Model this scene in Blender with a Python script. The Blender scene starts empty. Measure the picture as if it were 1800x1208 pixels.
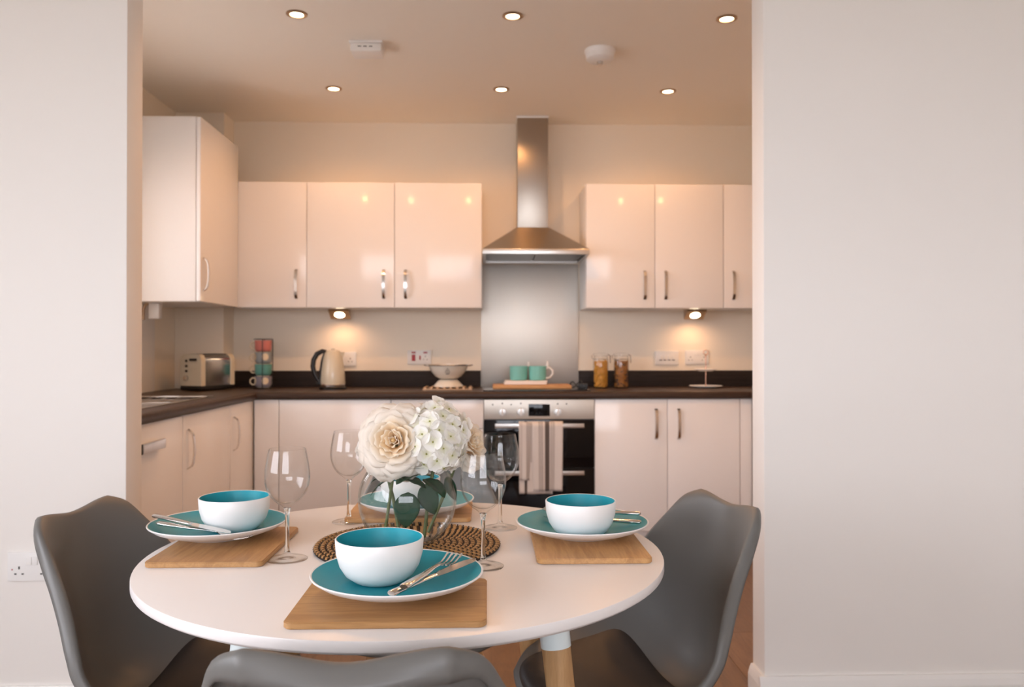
import bpy, bmesh, math, random
from mathutils import Vector, Matrix
random.seed(7)
PI = math.pi
scene = bpy.context.scene
COL = scene.collection

# ------------------------------------------------------------------ camera
cam_data = bpy.data.cameras.new('camera')
cam_data.sensor_width = 36.0
cam_data.lens = 28.17
cam_data.clip_start = 0.02
cam_data.dof.use_dof = True
cam_data.dof.focus_distance = 1.32
cam_data.dof.aperture_fstop = 6.0
cam = bpy.data.objects.new('camera', cam_data)
COL.objects.link(cam)
YAW, PITCH = 0.0305, 0.0064
cam.location = (0, 0, 1.143)
cam.rotation_euler = (PI / 2 + PITCH, 0, -YAW)
scene.camera = cam

# ------------------------------------------------------------------ world, exposure, daylight portals
world = bpy.data.worlds.new('overcast_sky')
world.use_nodes = True
scene.world = world
bg = world.node_tree.nodes['Background']
bg.inputs['Color'].default_value = (0.90, 0.915, 1.0, 1)
bg.inputs['Strength'].default_value = 10.7
scene.view_settings.view_transform = 'Standard'
scene.view_settings.look = 'None'
scene.view_settings.exposure = 0.1
scene.view_settings.gamma = 1.0
scene.view_settings.use_curve_mapping = False
scene.cycles.use_denoising = True
scene.cycles.max_bounces = 14
scene.cycles.diffuse_bounces = 6
scene.cycles.glossy_bounces = 6
scene.cycles.transmission_bounces = 12
scene.cycles.transparent_max_bounces = 32
scene.cycles.sample_clamp_indirect = 6.0
scene.cycles.blur_glossy = 0.6

DX0, DX1, DY0 = -2.75, 2.45, -3.0          # dining side: left wall, right wall, rear wall
FD = (-1.7, 1.10, 0.85, 2.28)                # dining window in the left wall: y0, y1, z0, z1
RW = (-1.45, 1.45, 0.95, 2.28)               # rear window: x0, x1, z0, z1

def portal(name, loc, rot, sx, sy):
    l = bpy.data.lights.new(name, 'AREA')
    l.shape = 'RECTANGLE'; l.size = sx; l.size_y = sy
    l.cycles.is_portal = True
    o = bpy.data.objects.new(name, l); COL.objects.link(o)
    o.location = loc; o.rotation_euler = rot
portal('daylight_portal', (DX0 - .16, (FD[0] + FD[1]) / 2, (FD[2] + FD[3]) / 2), (0, -PI / 2, 0), FD[3] - FD[2], FD[1] - FD[0])
portal('daylight_portal', ((RW[0] + RW[1]) / 2, DY0 - .16, (RW[2] + RW[3]) / 2), (PI / 2, 0, 0), RW[1] - RW[0], RW[3] - RW[2])

KW = (2.70, 3.80, 1.06, 2.12)                # kitchen window over the sink, left wall: y0, y1, z0, z1
portal('daylight_portal', (-1.83 - .16, (KW[0] + KW[1]) / 2, (KW[2] + KW[3]) / 2), (0, -PI / 2, 0), KW[3] - KW[2], KW[1] - KW[0])
WARM = (1.0, 0.475, 0.175)
DOWNLIGHT_W = 12.5
UNDER_W = 1.65

# ------------------------------------------------------------------ materials
MATS = {}
def nodes_of(m):
    return m.node_tree.nodes, m.node_tree.links
def mat(name, color, rough=.5, metal=0., coat=0., spec=.5, noise=0., nscale=8., bump=0., bscale=60., emit=None, estr=0., trans=0., ior=1.45, stretch=(1, 1, 1), sheen=0., aniso=0.):
    m = bpy.data.materials.new(name); m.use_nodes = True
    N, L = nodes_of(m)
    b = N['Principled BSDF']
    b.inputs['Base Color'].default_value = (*color, 1)
    b.inputs['Roughness'].default_value = rough
    b.inputs['Metallic'].default_value = metal
    b.inputs['Coat Weight'].default_value = coat
    b.inputs['Coat Roughness'].default_value = .04
    b.inputs['Specular IOR Level'].default_value = spec
    b.inputs['IOR'].default_value = ior
    b.inputs['Transmission Weight'].default_value = trans
    b.inputs['Sheen Weight'].default_value = sheen
    b.inputs['Anisotropic'].default_value = aniso
    if emit:
        b.inputs['Emission Color'].default_value = (*emit, 1)
        b.inputs['Emission Strength'].default_value = estr
    if noise or bump:
        tc = N.new('ShaderNodeTexCoord'); mp = N.new('ShaderNodeMapping')
        mp.inputs['Scale'].default_value = stretch
        L.new(tc.outputs['Object'], mp.inputs['Vector'])
    if noise:
        n = N.new('ShaderNodeTexNoise'); n.inputs['Scale'].default_value = nscale; n.inputs['Detail'].default_value = 4
        L.new(mp.outputs['Vector'], n.inputs['Vector'])
        r = N.new('ShaderNodeMix'); r.data_type = 'RGBA'
        r.inputs[6].default_value = (*[c * (1 - noise) for c in color], 1)
        r.inputs[7].default_value = (*[min(1, c * (1 + noise)) for c in color], 1)
        L.new(n.outputs['Fac'], r.inputs[0]); L.new(r.outputs[2], b.inputs['Base Color'])
    if bump:
        n2 = N.new('ShaderNodeTexNoise'); n2.inputs['Scale'].default_value = bscale; n2.inputs['Detail'].default_value = 3
        L.new(mp.outputs['Vector'], n2.inputs['Vector'])
        bp = N.new('ShaderNodeBump'); bp.inputs['Strength'].default_value = bump; bp.inputs['Distance'].default_value = .002
        L.new(n2.outputs['Fac'], bp.inputs['Height']); L.new(bp.outputs['Normal'], b.inputs['Normal'])
    MATS[name] = m
    return m

def wood(name, c1, c2, scale, stretch, rough=.4, coat=0., bump=.05, rnd=True, bands=3.):
    m = bpy.data.materials.new(name); m.use_nodes = True
    N, L = nodes_of(m); b = N['Principled BSDF']
    b.inputs['Roughness'].default_value = rough; b.inputs['Coat Weight'].default_value = coat
    tc = N.new('ShaderNodeTexCoord'); mp = N.new('ShaderNodeMapping'); mp.inputs['Scale'].default_value = stretch
    L.new(tc.outputs['Object'], mp.inputs['Vector'])
    vec = mp.outputs['Vector']
    if rnd:
        oi = N.new('ShaderNodeObjectInfo'); ad = N.new('ShaderNodeVectorMath'); ad.operation = 'MULTIPLY_ADD'
        cmb = N.new('ShaderNodeCombineXYZ')
        for k in range(3): L.new(oi.outputs['Random'], cmb.inputs[k])
        L.new(cmb.outputs[0], ad.inputs[0]); ad.inputs[1].default_value = (17, 31, 23); L.new(vec, ad.inputs[2])
        vec = ad.outputs[0]
    n = N.new('ShaderNodeTexNoise'); n.inputs['Scale'].default_value = scale; n.inputs['Detail'].default_value = 6; n.inputs['Distortion'].default_value = .6
    L.new(vec, n.inputs['Vector'])
    mul = N.new('ShaderNodeMath'); mul.operation = 'MULTIPLY'; mul.inputs[1].default_value = bands
    L.new(n.outputs['Fac'], mul.inputs[0])
    fr = N.new('ShaderNodeMath'); fr.operation = 'PINGPONG'; fr.inputs[1].default_value = .5
    L.new(mul.outputs[0], fr.inputs[0])
    n2 = N.new('ShaderNodeTexNoise'); n2.inputs['Scale'].default_value = scale * 9; n2.inputs['Detail'].default_value = 3
    L.new(vec, n2.inputs['Vector'])
    av = N.new('ShaderNodeMath'); av.operation = 'MULTIPLY_ADD'; av.inputs[1].default_value = .7
    L.new(n2.outputs['Fac'], av.inputs[0]); L.new(fr.outputs[0], av.inputs[2])
    mx = N.new('ShaderNodeMix'); mx.data_type = 'RGBA'
    mx.inputs[6].default_value = (*c1, 1); mx.inputs[7].default_value = (*c2, 1)
    L.new(av.outputs[0], mx.inputs[0])
    col = mx.outputs[2]
    if rnd:
        hs = N.new('ShaderNodeHueSaturation'); mr = N.new('ShaderNodeMapRange')
        mr.inputs['To Min'].default_value = .86; mr.inputs['To Max'].default_value = 1.14
        L.new(oi.outputs['Random'], mr.inputs['Value']); L.new(mr.outputs[0], hs.inputs['Value']); L.new(col, hs.inputs['Color'])
        col = hs.outputs['Color']
    L.new(col, b.inputs['Base Color'])
    if bump:
        bp = N.new('ShaderNodeBump'); bp.inputs['Strength'].default_value = bump; bp.inputs['Distance'].default_value = .002
        L.new(n2.outputs['Fac'], bp.inputs['Height']); L.new(bp.outputs['Normal'], b.inputs['Normal'])
    MATS[name] = m
    return m

def glass_mat(name, tint=(1, 1, 1), rough=0.0, ior=1.45):
    m = bpy.data.materials.new(name); m.use_nodes = True
    N, L = nodes_of(m); N.remove(N['Principled BSDF'])
    g = N.new('ShaderNodeBsdfGlass'); g.inputs['Color'].default_value = (*tint, 1); g.inputs['Roughness'].default_value = rough; g.inputs['IOR'].default_value = ior
    L.new(g.outputs[0], N['Material Output'].inputs['Surface'])
    MATS[name] = m; return m
def pane_mat(name):
    m = bpy.data.materials.new(name); m.use_nodes = True
    N, L = nodes_of(m); N.remove(N['Principled BSDF'])
    t = N.new('ShaderNodeBsdfTransparent'); g = N.new('ShaderNodeBsdfGlossy'); g.inputs['Roughness'].default_value = .0
    lf = N.new('ShaderNodeLayerWeight'); lf.inputs['Blend'].default_value = .5
    pw_ = N.new('ShaderNodeMath'); pw_.operation = 'POWER'; pw_.inputs[1].default_value = 5.; L.new(lf.outputs['Facing'], pw_.inputs[0])
    fr = N.new('ShaderNodeMath'); fr.operation = 'MULTIPLY_ADD'; fr.inputs[1].default_value = .9; fr.inputs[2].default_value = .04; L.new(pw_.outputs[0], fr.inputs[0])
    mx = N.new('ShaderNodeMixShader'); L.new(fr.outputs[0], mx.inputs[0]); L.new(t.outputs[0], mx.inputs[1]); L.new(g.outputs[0], mx.inputs[2])
    L.new(mx.outputs[0], N['Material Output'].inputs['Surface'])
    MATS[name] = m; return m
def petal_mat(name, color, inner, tr=.3):
    m = bpy.data.materials.new(name); m.use_nodes = True
    N, L = nodes_of(m); b = N['Principled BSDF']
    b.inputs['Roughness'].default_value = .6; b.inputs['Specular IOR Level'].default_value = .2
    tc = N.new('ShaderNodeTexCoord'); n = N.new('ShaderNodeTexNoise'); n.inputs['Scale'].default_value = 40
    L.new(tc.outputs['Object'], n.inputs['Vector'])
    at = N.new('ShaderNodeAttribute'); at.attribute_name = 'tint'
    mx = N.new('ShaderNodeMix'); mx.data_type = 'RGBA'; mx.inputs[6].default_value = (*inner, 1); mx.inputs[7].default_value = (*color, 1)
    L.new(at.outputs['Fac'], mx.inputs[0])
    L.new(mx.outputs[2], b.inputs['Base Color'])
    t = N.new('ShaderNodeBsdfTranslucent'); L.new(mx.outputs[2], t.inputs['Color'])
    ms = N.new('ShaderNodeMixShader'); ms.inputs[0].default_value = tr
    L.new(b.outputs[0], ms.inputs[1]); L.new(t.outputs[0], ms.inputs[2]); L.new(ms.outputs[0], N['Material Output'].inputs['Surface'])
    MATS[name] = m; return m
def stripe_mat(name, base, stops, x0, x1):
    """vertical woven stripes across local x; stops = (position 0..1, colour)"""
    m = bpy.data.materials.new(name); m.use_nodes = True
    N, L = nodes_of(m); b = N['Principled BSDF']; b.inputs['Roughness'].default_value = .9; b.inputs['Sheen Weight'].default_value = .2
    b.inputs['Specular IOR Level'].default_value = .1
    at = N.new('ShaderNodeAttribute'); at.attribute_name = 'across'
    rp = N.new('ShaderNodeValToRGB'); rp.color_ramp.interpolation = 'CONSTANT'
    cr = rp.color_ramp
    cr.elements[0].position = 0; cr.elements[0].color = (*base, 1)
    cr.elements[1].position = 1; cr.elements[1].color = (*base, 1)
    for p, c in stops:
        e = cr.elements.new(p); e.color = (*c, 1)
    L.new(at.outputs['Fac'], rp.inputs['Fac']); L.new(rp.outputs['Color'], b.inputs['Base Color'])
    MATS[name] = m; return m

mat('wall_paint', (.83, .80, .76), .75, spec=.2, bump=.06, bscale=180)
mat('kitchen_paint', (.87, .795, .68), .75, spec=.2, bump=.06, bscale=180)
mat('ceiling_paint', (.89, .845, .77), .8, spec=.1, bump=.04, bscale=150)
mat('skirting_paint', (.80, .78, .75), .35)
mat('gloss_white', (.84, .82, .805), .12, spec=.32)
mat('carcass_white', (.82, .805, .79), .35)
mat('satin_steel', (.62, .60, .57), .30, metal=1., noise=.06, nscale=30, stretch=(1, 1, 40))
mat('brushed_steel', (.62, .58, .52), .45, metal=1., noise=.05, nscale=25, stretch=(60, 60, 1), aniso=.4)
mat('hood_steel', (.42, .375, .325), .34, metal=1., noise=.05, nscale=25, stretch=(1, 1, 60), aniso=.5)
mat('chrome', (.72, .70, .68), .16, metal=1.)
mat('cutlery_steel', (.66, .63, .60), .13, metal=1.)
mat('dark_steel', (.10, .095, .09), .35, metal=.8)
mat('black_glass', (.004, .004, .005), .06, spec=.3)
mat('black_plastic', (.012, .012, .012), .35)
mat('white_plastic', (.80, .79, .77), .35)
mat('slot_dark', (.02, .018, .016), .6)
mat('red_plastic', (.35, .015, .02), .35)
mat('table_white', (.82, .79, .775), .32, spec=.5)
mat('ceramic_white', (.84, .825, .81), .38)
mat('ceramic_teal', (.012, .30, .375), .45, noise=.06, nscale=30)
mat('ceramic_teal_mug', (.20, .54, .50), .3)
mat('chair_plastic', (.135, .132, .124), .42, spec=.45, bump=.02, bscale=400)
mat('seat_leather', (.034, .028, .026), .5, bump=.08, bscale=300)
mat('leg_sleeve', (.72, .80, .80), .3)
wood('oak_board', (.30, .140, .046), (.54, .300, .118), 3.2, (1.2, 12, 12), rough=.45, bump=.05)
wood('oak_leg', (.38, .20, .078), (.58, .345, .155), 5., (10, 10, 1), rough=.5)
wood('chopping_wood', (.42, .20, .07), (.58, .31, .12), 4., (1.5, 10, 10), rough=.5)
wood('floor_oak', (.130, .066, .030), (.230, .126, .060), 2.2, (7, 1, 7), rough=.42, bump=.04, bands=4.)
wood('worktop_wood', (.030, .019, .014), (.064, .039, .028), 2.4, (1.2, 16, 16), rough=.38, rnd=False, bump=.03)
M_ = MATS['worktop_wood'].node_tree.nodes['Principled BSDF']; M_.inputs['Specular IOR Level'].default_value = .22
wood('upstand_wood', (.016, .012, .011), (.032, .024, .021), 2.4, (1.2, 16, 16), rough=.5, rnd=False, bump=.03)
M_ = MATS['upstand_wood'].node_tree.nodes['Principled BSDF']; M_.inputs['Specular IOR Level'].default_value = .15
def thin_glass(name, centre, edge, ior=1.45):
    m = bpy.data.materials.new(name); m.use_nodes = True
    N, L = nodes_of(m); N.remove(N['Principled BSDF'])
    t = N.new('ShaderNodeBsdfTransparent'); g = N.new('ShaderNodeBsdfGlossy'); g.inputs['Roughness'].default_value = .0
    lw = N.new('ShaderNodeLayerWeight'); lw.inputs['Blend'].default_value = .25
    mx = N.new('ShaderNodeMix'); mx.data_type = 'RGBA'; mx.inputs[6].default_value = (*centre, 1); mx.inputs[7].default_value = (*edge, 1)
    lw.inputs['Blend'].default_value = .5; pe = N.new('ShaderNodeMath'); pe.operation = 'POWER'; pe.inputs[1].default_value = 6.
    L.new(lw.outputs['Facing'], pe.inputs[0]); L.new(pe.outputs[0], mx.inputs[0]); L.new(mx.outputs[2], t.inputs['Color'])
    lf = N.new('ShaderNodeLayerWeight'); lf.inputs['Blend'].default_value = .5
    pw_ = N.new('ShaderNodeMath'); pw_.operation = 'POWER'; pw_.inputs[1].default_value = 5.; L.new(lf.outputs['Facing'], pw_.inputs[0])
    fr = N.new('ShaderNodeMath'); fr.operation = 'MULTIPLY_ADD'; fr.inputs[1].default_value = .8; fr.inputs[2].default_value = ((ior - 1) / (ior + 1)) ** 2
    L.new(pw_.outputs[0], fr.inputs[0])
    ms = N.new('ShaderNodeMixShader'); L.new(fr.outputs[0], ms.inputs[0]); L.new(t.outputs[0], ms.inputs[1]); L.new(g.outputs[0], ms.inputs[2])
    L.new(ms.outputs[0], N['Material Output'].inputs['Surface'])
    MATS[name] = m; return m
glass_mat('stem_glass', (.99, 1, .995), 0, 1.46)
thin_glass('clear_glass', (.997, .999, .998), (.62, .63, .61), 1.42)
thin_glass('vase_glass', (.993, .997, .995), (.55, .60, .57), 1.40)
pane_mat('window_glass')
mat('reed_tan', (.44, .245, .095), .6, noise=.35, nscale=60)
mat('reed_dark', (.018, .010, .007), .7)
petal_mat('rose_petal', (.95, .90, .83), (1.0, .80, .46), .5)
petal_mat('hydrangea_petal', (.92, .90, .86), (.80, .78, .52))
mat('flower_bud', (.30, .30, .08), .6)
mat('leaf_green', (.012, .042, .020), .5, spec=.25, noise=.3, nscale=30)
mat('stem_green', (.10, .13, .05), .5)
mat('lamp_glow', (1, .9, .8), .5, emit=(1.0, .80, .55), estr=14.)
mat('lamp_trim', (.42, .30, .20), .3, metal=.9)
mat('kettle_cream', (.66, .60, .47), .25, coat=.3)
mat('enamel_cream', (.78, .73, .63), .25, coat=.4)
mat('bamboo', (.60, .42, .27), .5)
mat('fabric_white', (.80, .78, .76), .9, bump=.2, bscale=200)
mat('mug_pink', (.62, .20, .17), .35)
mat('mug_grey', (.30, .34, .36), .35)
mat('mug_teal', (.12, .34, .30), .35)
mat('mug_mauve', (.25, .24, .28), .35)
mat('mug_cream', (.72, .62, .46), .35)
mat('pasta_yellow', (.62, .31, .05), .5, noise=.3, nscale=50)
mat('pasta_mixed', (.36, .15, .035), .5, noise=.6, nscale=45)
mat('pasta_dark', (.09, .05, .03), .5)
mat('patio_stone', (.36, .34, .31), .9, noise=.15, nscale=3)
mat('frame_white', (.80, .80, .80), .35)
mat('copper', (.75, .45, .33), .25, metal=1.)
W_ = (.66, .61, .57); D_ = (.115, .095, .085); G_ = (.24, .205, .185)
def bands(cx, n, step, w, c):
    out = []
    for i in range(n):
        p = cx + i * step
        out += [(p, c), (p + w, W_)]
    return out
stripe_mat('towel_wide', W_, bands(.19, 6, .026, .011, G_) + [(.40, D_), (.55, W_)] + bands(.585, 6, .026, .011, G_), 0, 1)
stripe_mat('towel_narrow', W_, bands(.10, 2, .09, .02, G_) + bands(.52, 6, .072, .036, G_), 0, 1)
stripe_mat('towel_under', W_, [(.16, D_), (.24, W_)] + bands(.8, 4, .04, .015, G_), 0, 1)
M = MATS

# ------------------------------------------------------------------ mesh helpers
class MB:
    def __init__(s): s.v = []; s.f = []; s.mi = []
    def add(s, v, f, mi=0):
        o = len(s.v); s.v += [tuple(p) for p in v]
        s.f += [tuple(i + o for i in q) for q in f]; s.mi += [mi] * len(f); return s
    def box(s, x0, x1, y0, y1, z0, z1, mi=0, bev=0., T=None):
        bm = bmesh.new(); bmesh.ops.create_cube(bm, size=1)
        for v in bm.verts: v.co = Vector(((x0 + x1) / 2 + v.co.x * (x1 - x0), (y0 + y1) / 2 + v.co.y * (y1 - y0), (z0 + z1) / 2 + v.co.z * (z1 - z0)))
        if bev: bmesh.ops.bevel(bm, geom=bm.edges[:], offset=bev, segments=2, affect='EDGES', profile=.6)
        return s.bm(bm, mi, T)
    def bm(s, bm, mi=0, T=None):
        if T is not None: bm.transform(T)
        bm.verts.index_update()
        s.add([v.co for v in bm.verts], [[v.index for v in f.verts] for f in bm.faces], mi); bm.free(); return s
    def lathe(s, prof, n=32, c=(0, 0, 0), mi=0, T=None, close=False, cap=True):
        v = []; f = []
        for r, z in prof:
            for k in range(n):
                a = 2 * PI * k / n; v.append(Vector((c[0] + r * math.cos(a), c[1] + r * math.sin(a), c[2] + z)))
        m = len(prof)
        for i in range(m - 1 + (1 if close else 0)):
            i2 = (i + 1) % m
            for k in range(n):
                k2 = (k + 1) % n
                f.append((i * n + k, i * n + k2, i2 * n + k2, i2 * n + k))
        if not close and cap:
            if prof[0][0] > 1e-5: f.append(tuple(range(n))[::-1])
            if prof[-1][0] > 1e-5: f.append(tuple((m - 1) * n + k for k in range(n)))
        if T is not None: v = [T @ p for p in v]
        return s.add(v, f, mi)
    def tube(s, path, rad, n=10, mi=0, sx=1., sy=1., up=None, cap=True, closed=False):
        P = [Vector(p) for p in path]; m = len(P)
        R = rad if isinstance(rad, (list, tuple)) else [rad] * m
        v = []; prevN = None
        for i in range(m):
            if closed: t = P[(i + 1) % m] - P[i - 1]
            else: t = P[min(i + 1, m - 1)] - P[max(i - 1, 0)]
            t.normalize()
            if up is not None: nrm = Vector(up)
            elif prevN is None: nrm = Vector((0, 0, 1)) if abs(t.z) < .9 else Vector((1, 0, 0))
            else: nrm = prevN
            nrm = (nrm - t * nrm.dot(t)).normalized(); prevN = nrm
            b = t.cross(nrm)
            for k in range(n):
                a = 2 * PI * k / n
                v.append(P[i] + (nrm * math.cos(a) * sx + b * math.sin(a) * sy) * R[i])
        f = []
        for i in range(m if closed else m - 1):
            j = (i + 1) % m
            for k in range(n):
                k2 = (k + 1) % n; f.append((i * n + k, i * n + k2, j * n + k2, j * n + k))
        if cap and not closed:
            f.append(tuple(range(n))[::-1]); f.append(tuple((m - 1) * n + k for k in range(n)))
        return s.add(v, f, mi)
    def strip(s, path, nrm, w, t, mi=0):
        """flat bar: rectangle w (along side) x t (along nrm) swept along path"""
        P = [Vector(p) for p in path]; v = []; f = []
        for i in range(len(P)):
            d = (P[min(i + 1, len(P) - 1)] - P[max(i - 1, 0)]).normalized()
            side = d.cross(Vector(nrm)).normalized(); n = side.cross(d).normalized()
            for a, b in ((-1, -1), (1, -1), (1, 1), (-1, 1)):
                v.append(P[i] + side * a * w / 2 + n * b * t / 2)
        m = len(P)
        for i in range(m - 1):
            for k in range(4):
                k2 = (k + 1) % 4; f.append((i * 4 + k, i * 4 + k2, (i + 1) * 4 + k2, (i + 1) * 4 + k))
        f.append((3, 2, 1, 0)); f.append(tuple((m - 1) * 4 + k for k in range(4)))
        return s.add(v, f, mi)
    def grid(s, fn, nu, nv, mi=0, flip=False):
        v = [fn(i / (nu - 1), j / (nv - 1)) for j in range(nv) for i in range(nu)]
        f = []
        for j in range(nv - 1):
            for i in range(nu - 1):
                q = (j * nu + i, j * nu + i + 1, (j + 1) * nu + i + 1, (j + 1) * nu + i)
                f.append(q[::-1] if flip else q)
        return s.add(v, f, mi)
    def prism(s, poly, z0, z1, mi=0, T=None):
        n = len(poly); v = [Vector((p[0], p[1], z0)) for p in poly] + [Vector((p[0], p[1], z1)) for p in poly]
        if T is not None: v = [T @ p for p in v]
        f = [tuple(range(n))[::-1], tuple(range(n, 2 * n))] + [(k, (k + 1) % n, n + (k + 1) % n, n + k) for k in range(n)]
        return s.add(v, f, mi)
    def mesh(s, name, mats, smooth=40, fix=True):
        me = bpy.data.meshes.new(name); me.from_pydata(s.v, [], s.f); me.update()
        for m in (mats if isinstance(mats, (list, tuple)) else [mats]): me.materials.append(M[m] if isinstance(m, str) else m)
        for p, i in zip(me.polygons, s.mi): p.material_index = i
        if fix:
            b = bmesh.new(); b.from_mesh(me); bmesh.ops.recalc_face_normals(b, faces=b.faces[:]); b.to_mesh(me); b.free()
        if smooth:
            for p in me.polygons: p.use_smooth = True
            if smooth < 180: me.set_sharp_from_angle(angle=math.radians(smooth))
        return me

def link(name, me, parent=None, loc=(0, 0, 0), rot=(0, 0, 0)):
    o = bpy.data.objects.new(name, me); COL.objects.link(o); o.location = loc; o.rotation_euler = rot
    if parent is not None: o.parent = parent
    return o
def part(name, mb, mats, parent, smooth=40, loc=(0, 0, 0), rot=(0, 0, 0), label=None, fix=True):
    o = link(name, mb.mesh(name, mats, smooth, fix), parent, loc, rot)
    if label: o['label'] = label
    return o
def tag(o, label, cat, group=None):
    o['label'] = label; o['category'] = cat
    if group: o['group'] = group
    return o
def thing(name, label, cat, loc=(0, 0, 0), rz=0., group=None):
    o = bpy.data.objects.new(name, None); COL.objects.link(o); o.empty_display_size = .05
    o.location = loc; o.rotation_euler = (0, 0, rz)
    return tag(o, label, cat, group)
def struct(name, mb, mats, parent=None, smooth=0, **k):
    o = part(name, mb, mats, parent, smooth, **k); o['kind'] = 'structure'; return o
def copy_tree(o, parent=None):
    c = o.copy(); COL.objects.link(c); c.parent = parent
    for ch in list(o.children): copy_tree(ch, c)
    return c
def smoothstep(a, b, x):
    t = max(0, min(1, (x - a) / (b - a))); return t * t * (3 - 2 * t)
def cr(pts, t):
    """Catmull-Rom through tuples, t in 0..1"""
    n = len(pts) - 1; x = t * n; i = min(int(x), n - 1); u = x - i
    g = lambda k: pts[max(0, min(n, k))]
    p0, p1, p2, p3 = g(i - 1), g(i), g(i + 1), g(i + 2)
    return tuple(.5 * (2 * b + (c - a) * u + (2 * a - 5 * b + 4 * c - d) * u * u + (3 * b - a - 3 * c + d) * u ** 3) for a, b, c, d in zip(p0, p1, p2, p3))

# ------------------------------------------------------------------ the setting
B, YW, YB, CZ = 4.935, 4.607, 4.343, 2.53            # back wall, wall-cabinet fronts, base fronts, ceiling
PY0, PY1 = 2.45, 2.56                                # partition with the wide opening
OX0, OX1 = -1.088, 0.853
KX0, KX1 = -1.83, 2.05                               # kitchen side walls
E_ = .12
struct('ceiling', MB().box(DX0 - .2, DX1 + .2, DY0 - .2, B + .2, CZ, CZ + .15), 'ceiling_paint')
struct('wall_back', MB().box(KX0 - E_, KX1 + E_, B, B + E_, 0, CZ), 'kitchen_paint')
struct('wall_left', MB().box(KX0 - E_, KX0, PY1, KW[0], 0, CZ).box(KX0 - E_, KX0, KW[1], B, 0, CZ).box(KX0 - E_, KX0, KW[0], KW[1], 0, KW[2]).box(KX0 - E_, KX0, KW[0], KW[1], KW[3], CZ), 'kitchen_paint')
struct('wall_right', MB().box(KX1, KX1 + E_, PY1, B, 0, CZ), 'kitchen_paint')
struct('wall_partition_left', MB().box(DX0, OX0, PY0, PY1, 0, CZ, bev=.004), 'wall_paint', smooth=30)
struct('wall_partition_right', MB().box(OX1, DX1, PY0, PY1, 0, CZ, bev=.004), 'wall_paint', smooth=30)
struct('wall_boxing', MB().box(KX0, -1.548, 4.750, B, 0, CZ), 'kitchen_paint')
struct('wall_dining_right', MB().box(DX1, DX1 + E_, DY0, PY1, 0, CZ), 'wall_paint')
struct('wall_dining_left', MB().box(DX0 - E_, DX0, FD[0], FD[1], 0, FD[2]).box(DX0 - E_, DX0, DY0, FD[0], 0, CZ).box(DX0 - E_, DX0, FD[1], PY1, 0, CZ).box(DX0 - E_, DX0, FD[0], FD[1], FD[3], CZ), 'wall_paint')
struct('wall_dining_rear', MB().box(DX0 - E_, RW[0], DY0 - E_, DY0, 0, CZ).box(RW[1], DX1 + E_, DY0 - E_, DY0, 0, CZ)
       .box(RW[0], RW[1], DY0 - E_, DY0, 0, RW[2]).box(RW[0], RW[1], DY0 - E_, DY0, RW[3], CZ), 'wall_paint')
struct('ground_outside', MB().box(-30, 30, -30, 30, -.45, -.25), 'patio_stone')
fl = struct('floor', MB().box(DX0 - .1, DX1 + .1, DY0 - .1, B + .1, -.2, -.012), 'floor_oak')
pw, pl = .192, 1.285
plank = MB().box(0, pw - .0012, 0, pl - .0012, -.012, 0, bev=.0012).mesh('plank', 'floor_oak', 0)
r = 0
x = DX0
while x < DX1:
    y = DY0 - (r * .43 % 1) * pl
    while y < B:
        link('plank', plank, fl, (x, y, 0)); y += pl
    x += pw; r += 1

def skirting(name, poly_pts, nrm, h=.135, t=.018):
    """straight board from a to b, on the room side nrm"""
    (ax, ay), (bx, by) = poly_pts
    d = Vector((bx - ax, by - ay, 0)); Ld = d.length; d.normalize(); n = Vector((*nrm, 0))
    prof = [(0, 0), (t, 0), (t, h - .03), (t * .75, h - .012), (t * .45, h), (0, h)]
    v = []; 
    for s in (0, Ld):
        for (u, z) in prof: v.append(Vector((ax, ay, 0)) + d * s + n * u + Vector((0, 0, z)))
    k = len(prof)
    f = [tuple(range(k)), tuple(range(k, 2 * k))] + [(i, (i + 1) % k, k + (i + 1) % k, k + i) for i in range(k)]
    struct(name, MB().add(v, f), 'skirting_paint')
skirting('baseboard_partition_right', ((OX1 - .018, PY0), (DX1, PY0)), (0, -1))
skirting('baseboard_jamb_right', ((OX1, PY0), (OX1, PY1 - .008)), (-1, 0))
skirting('baseboard_partition_left', ((DX0, PY0), (OX0, PY0)), (0, -1))
skirting('baseboard_jamb_left', ((OX0, PY0), (OX0, PY1 - .008)), (1, 0))
skirting('baseboard_dining_right', ((DX1, DY0), (DX1, PY0 - .02)), (-1, 0))
skirting('baseboard_dining_rear', ((DX0, DY0), (DX1 - .02, DY0)), (0, 1))

def glazing(name, opening, axis, at, cols, kind):
    a0, a1, z0, z1 = opening
    def bx(mb, u0, u1, w0, w1, d0, d1):
        if axis == 'x': mb.box(at + d0, at + d1, u0, u1, w0, w1)
        else: mb.box(u0, u1, at + d0, at + d1, w0, w1)
        return mb
    fr = MB(); w = .06
    bx(fr, a0, a1, z1 - w, z1, -.09, -.03); bx(fr, a0, a1, z0, z0 + w, -.09, -.03)
    for c in range(cols + 1):
        u = a0 + (a1 - a0 - w) * c / cols; bx(fr, u, u + w, z0 + w, z1 - w, -.09, -.03)
    o = struct(name, fr, 'frame_white')
    for c in range(cols):
        u0 = a0 + (a1 - a0 - w) * c / cols + w; u1 = a0 + (a1 - a0 - w) * (c + 1) / cols
        part('pane', bx(MB(), u0, u1, z0 + w, z1 - w, -.062, -.058), 'window_glass', o, 0)
    if kind == 'window':
        part('sill', bx(MB(), a0 - .03, a1 + .03, z0 - .03, z0 - .001, -.03, .08), 'frame_white', o, 0)
struct('trim_1', MB().box(KX0, KX0 + .022, 4.20, 4.415, .9105, 1.376, bev=.003), 'skirting_paint', smooth=30)
glazing('window_1', FD, 'x', DX0, 3, 'window')
glazing('window_2', RW, 'y', DY0, 3, 'window')
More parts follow.
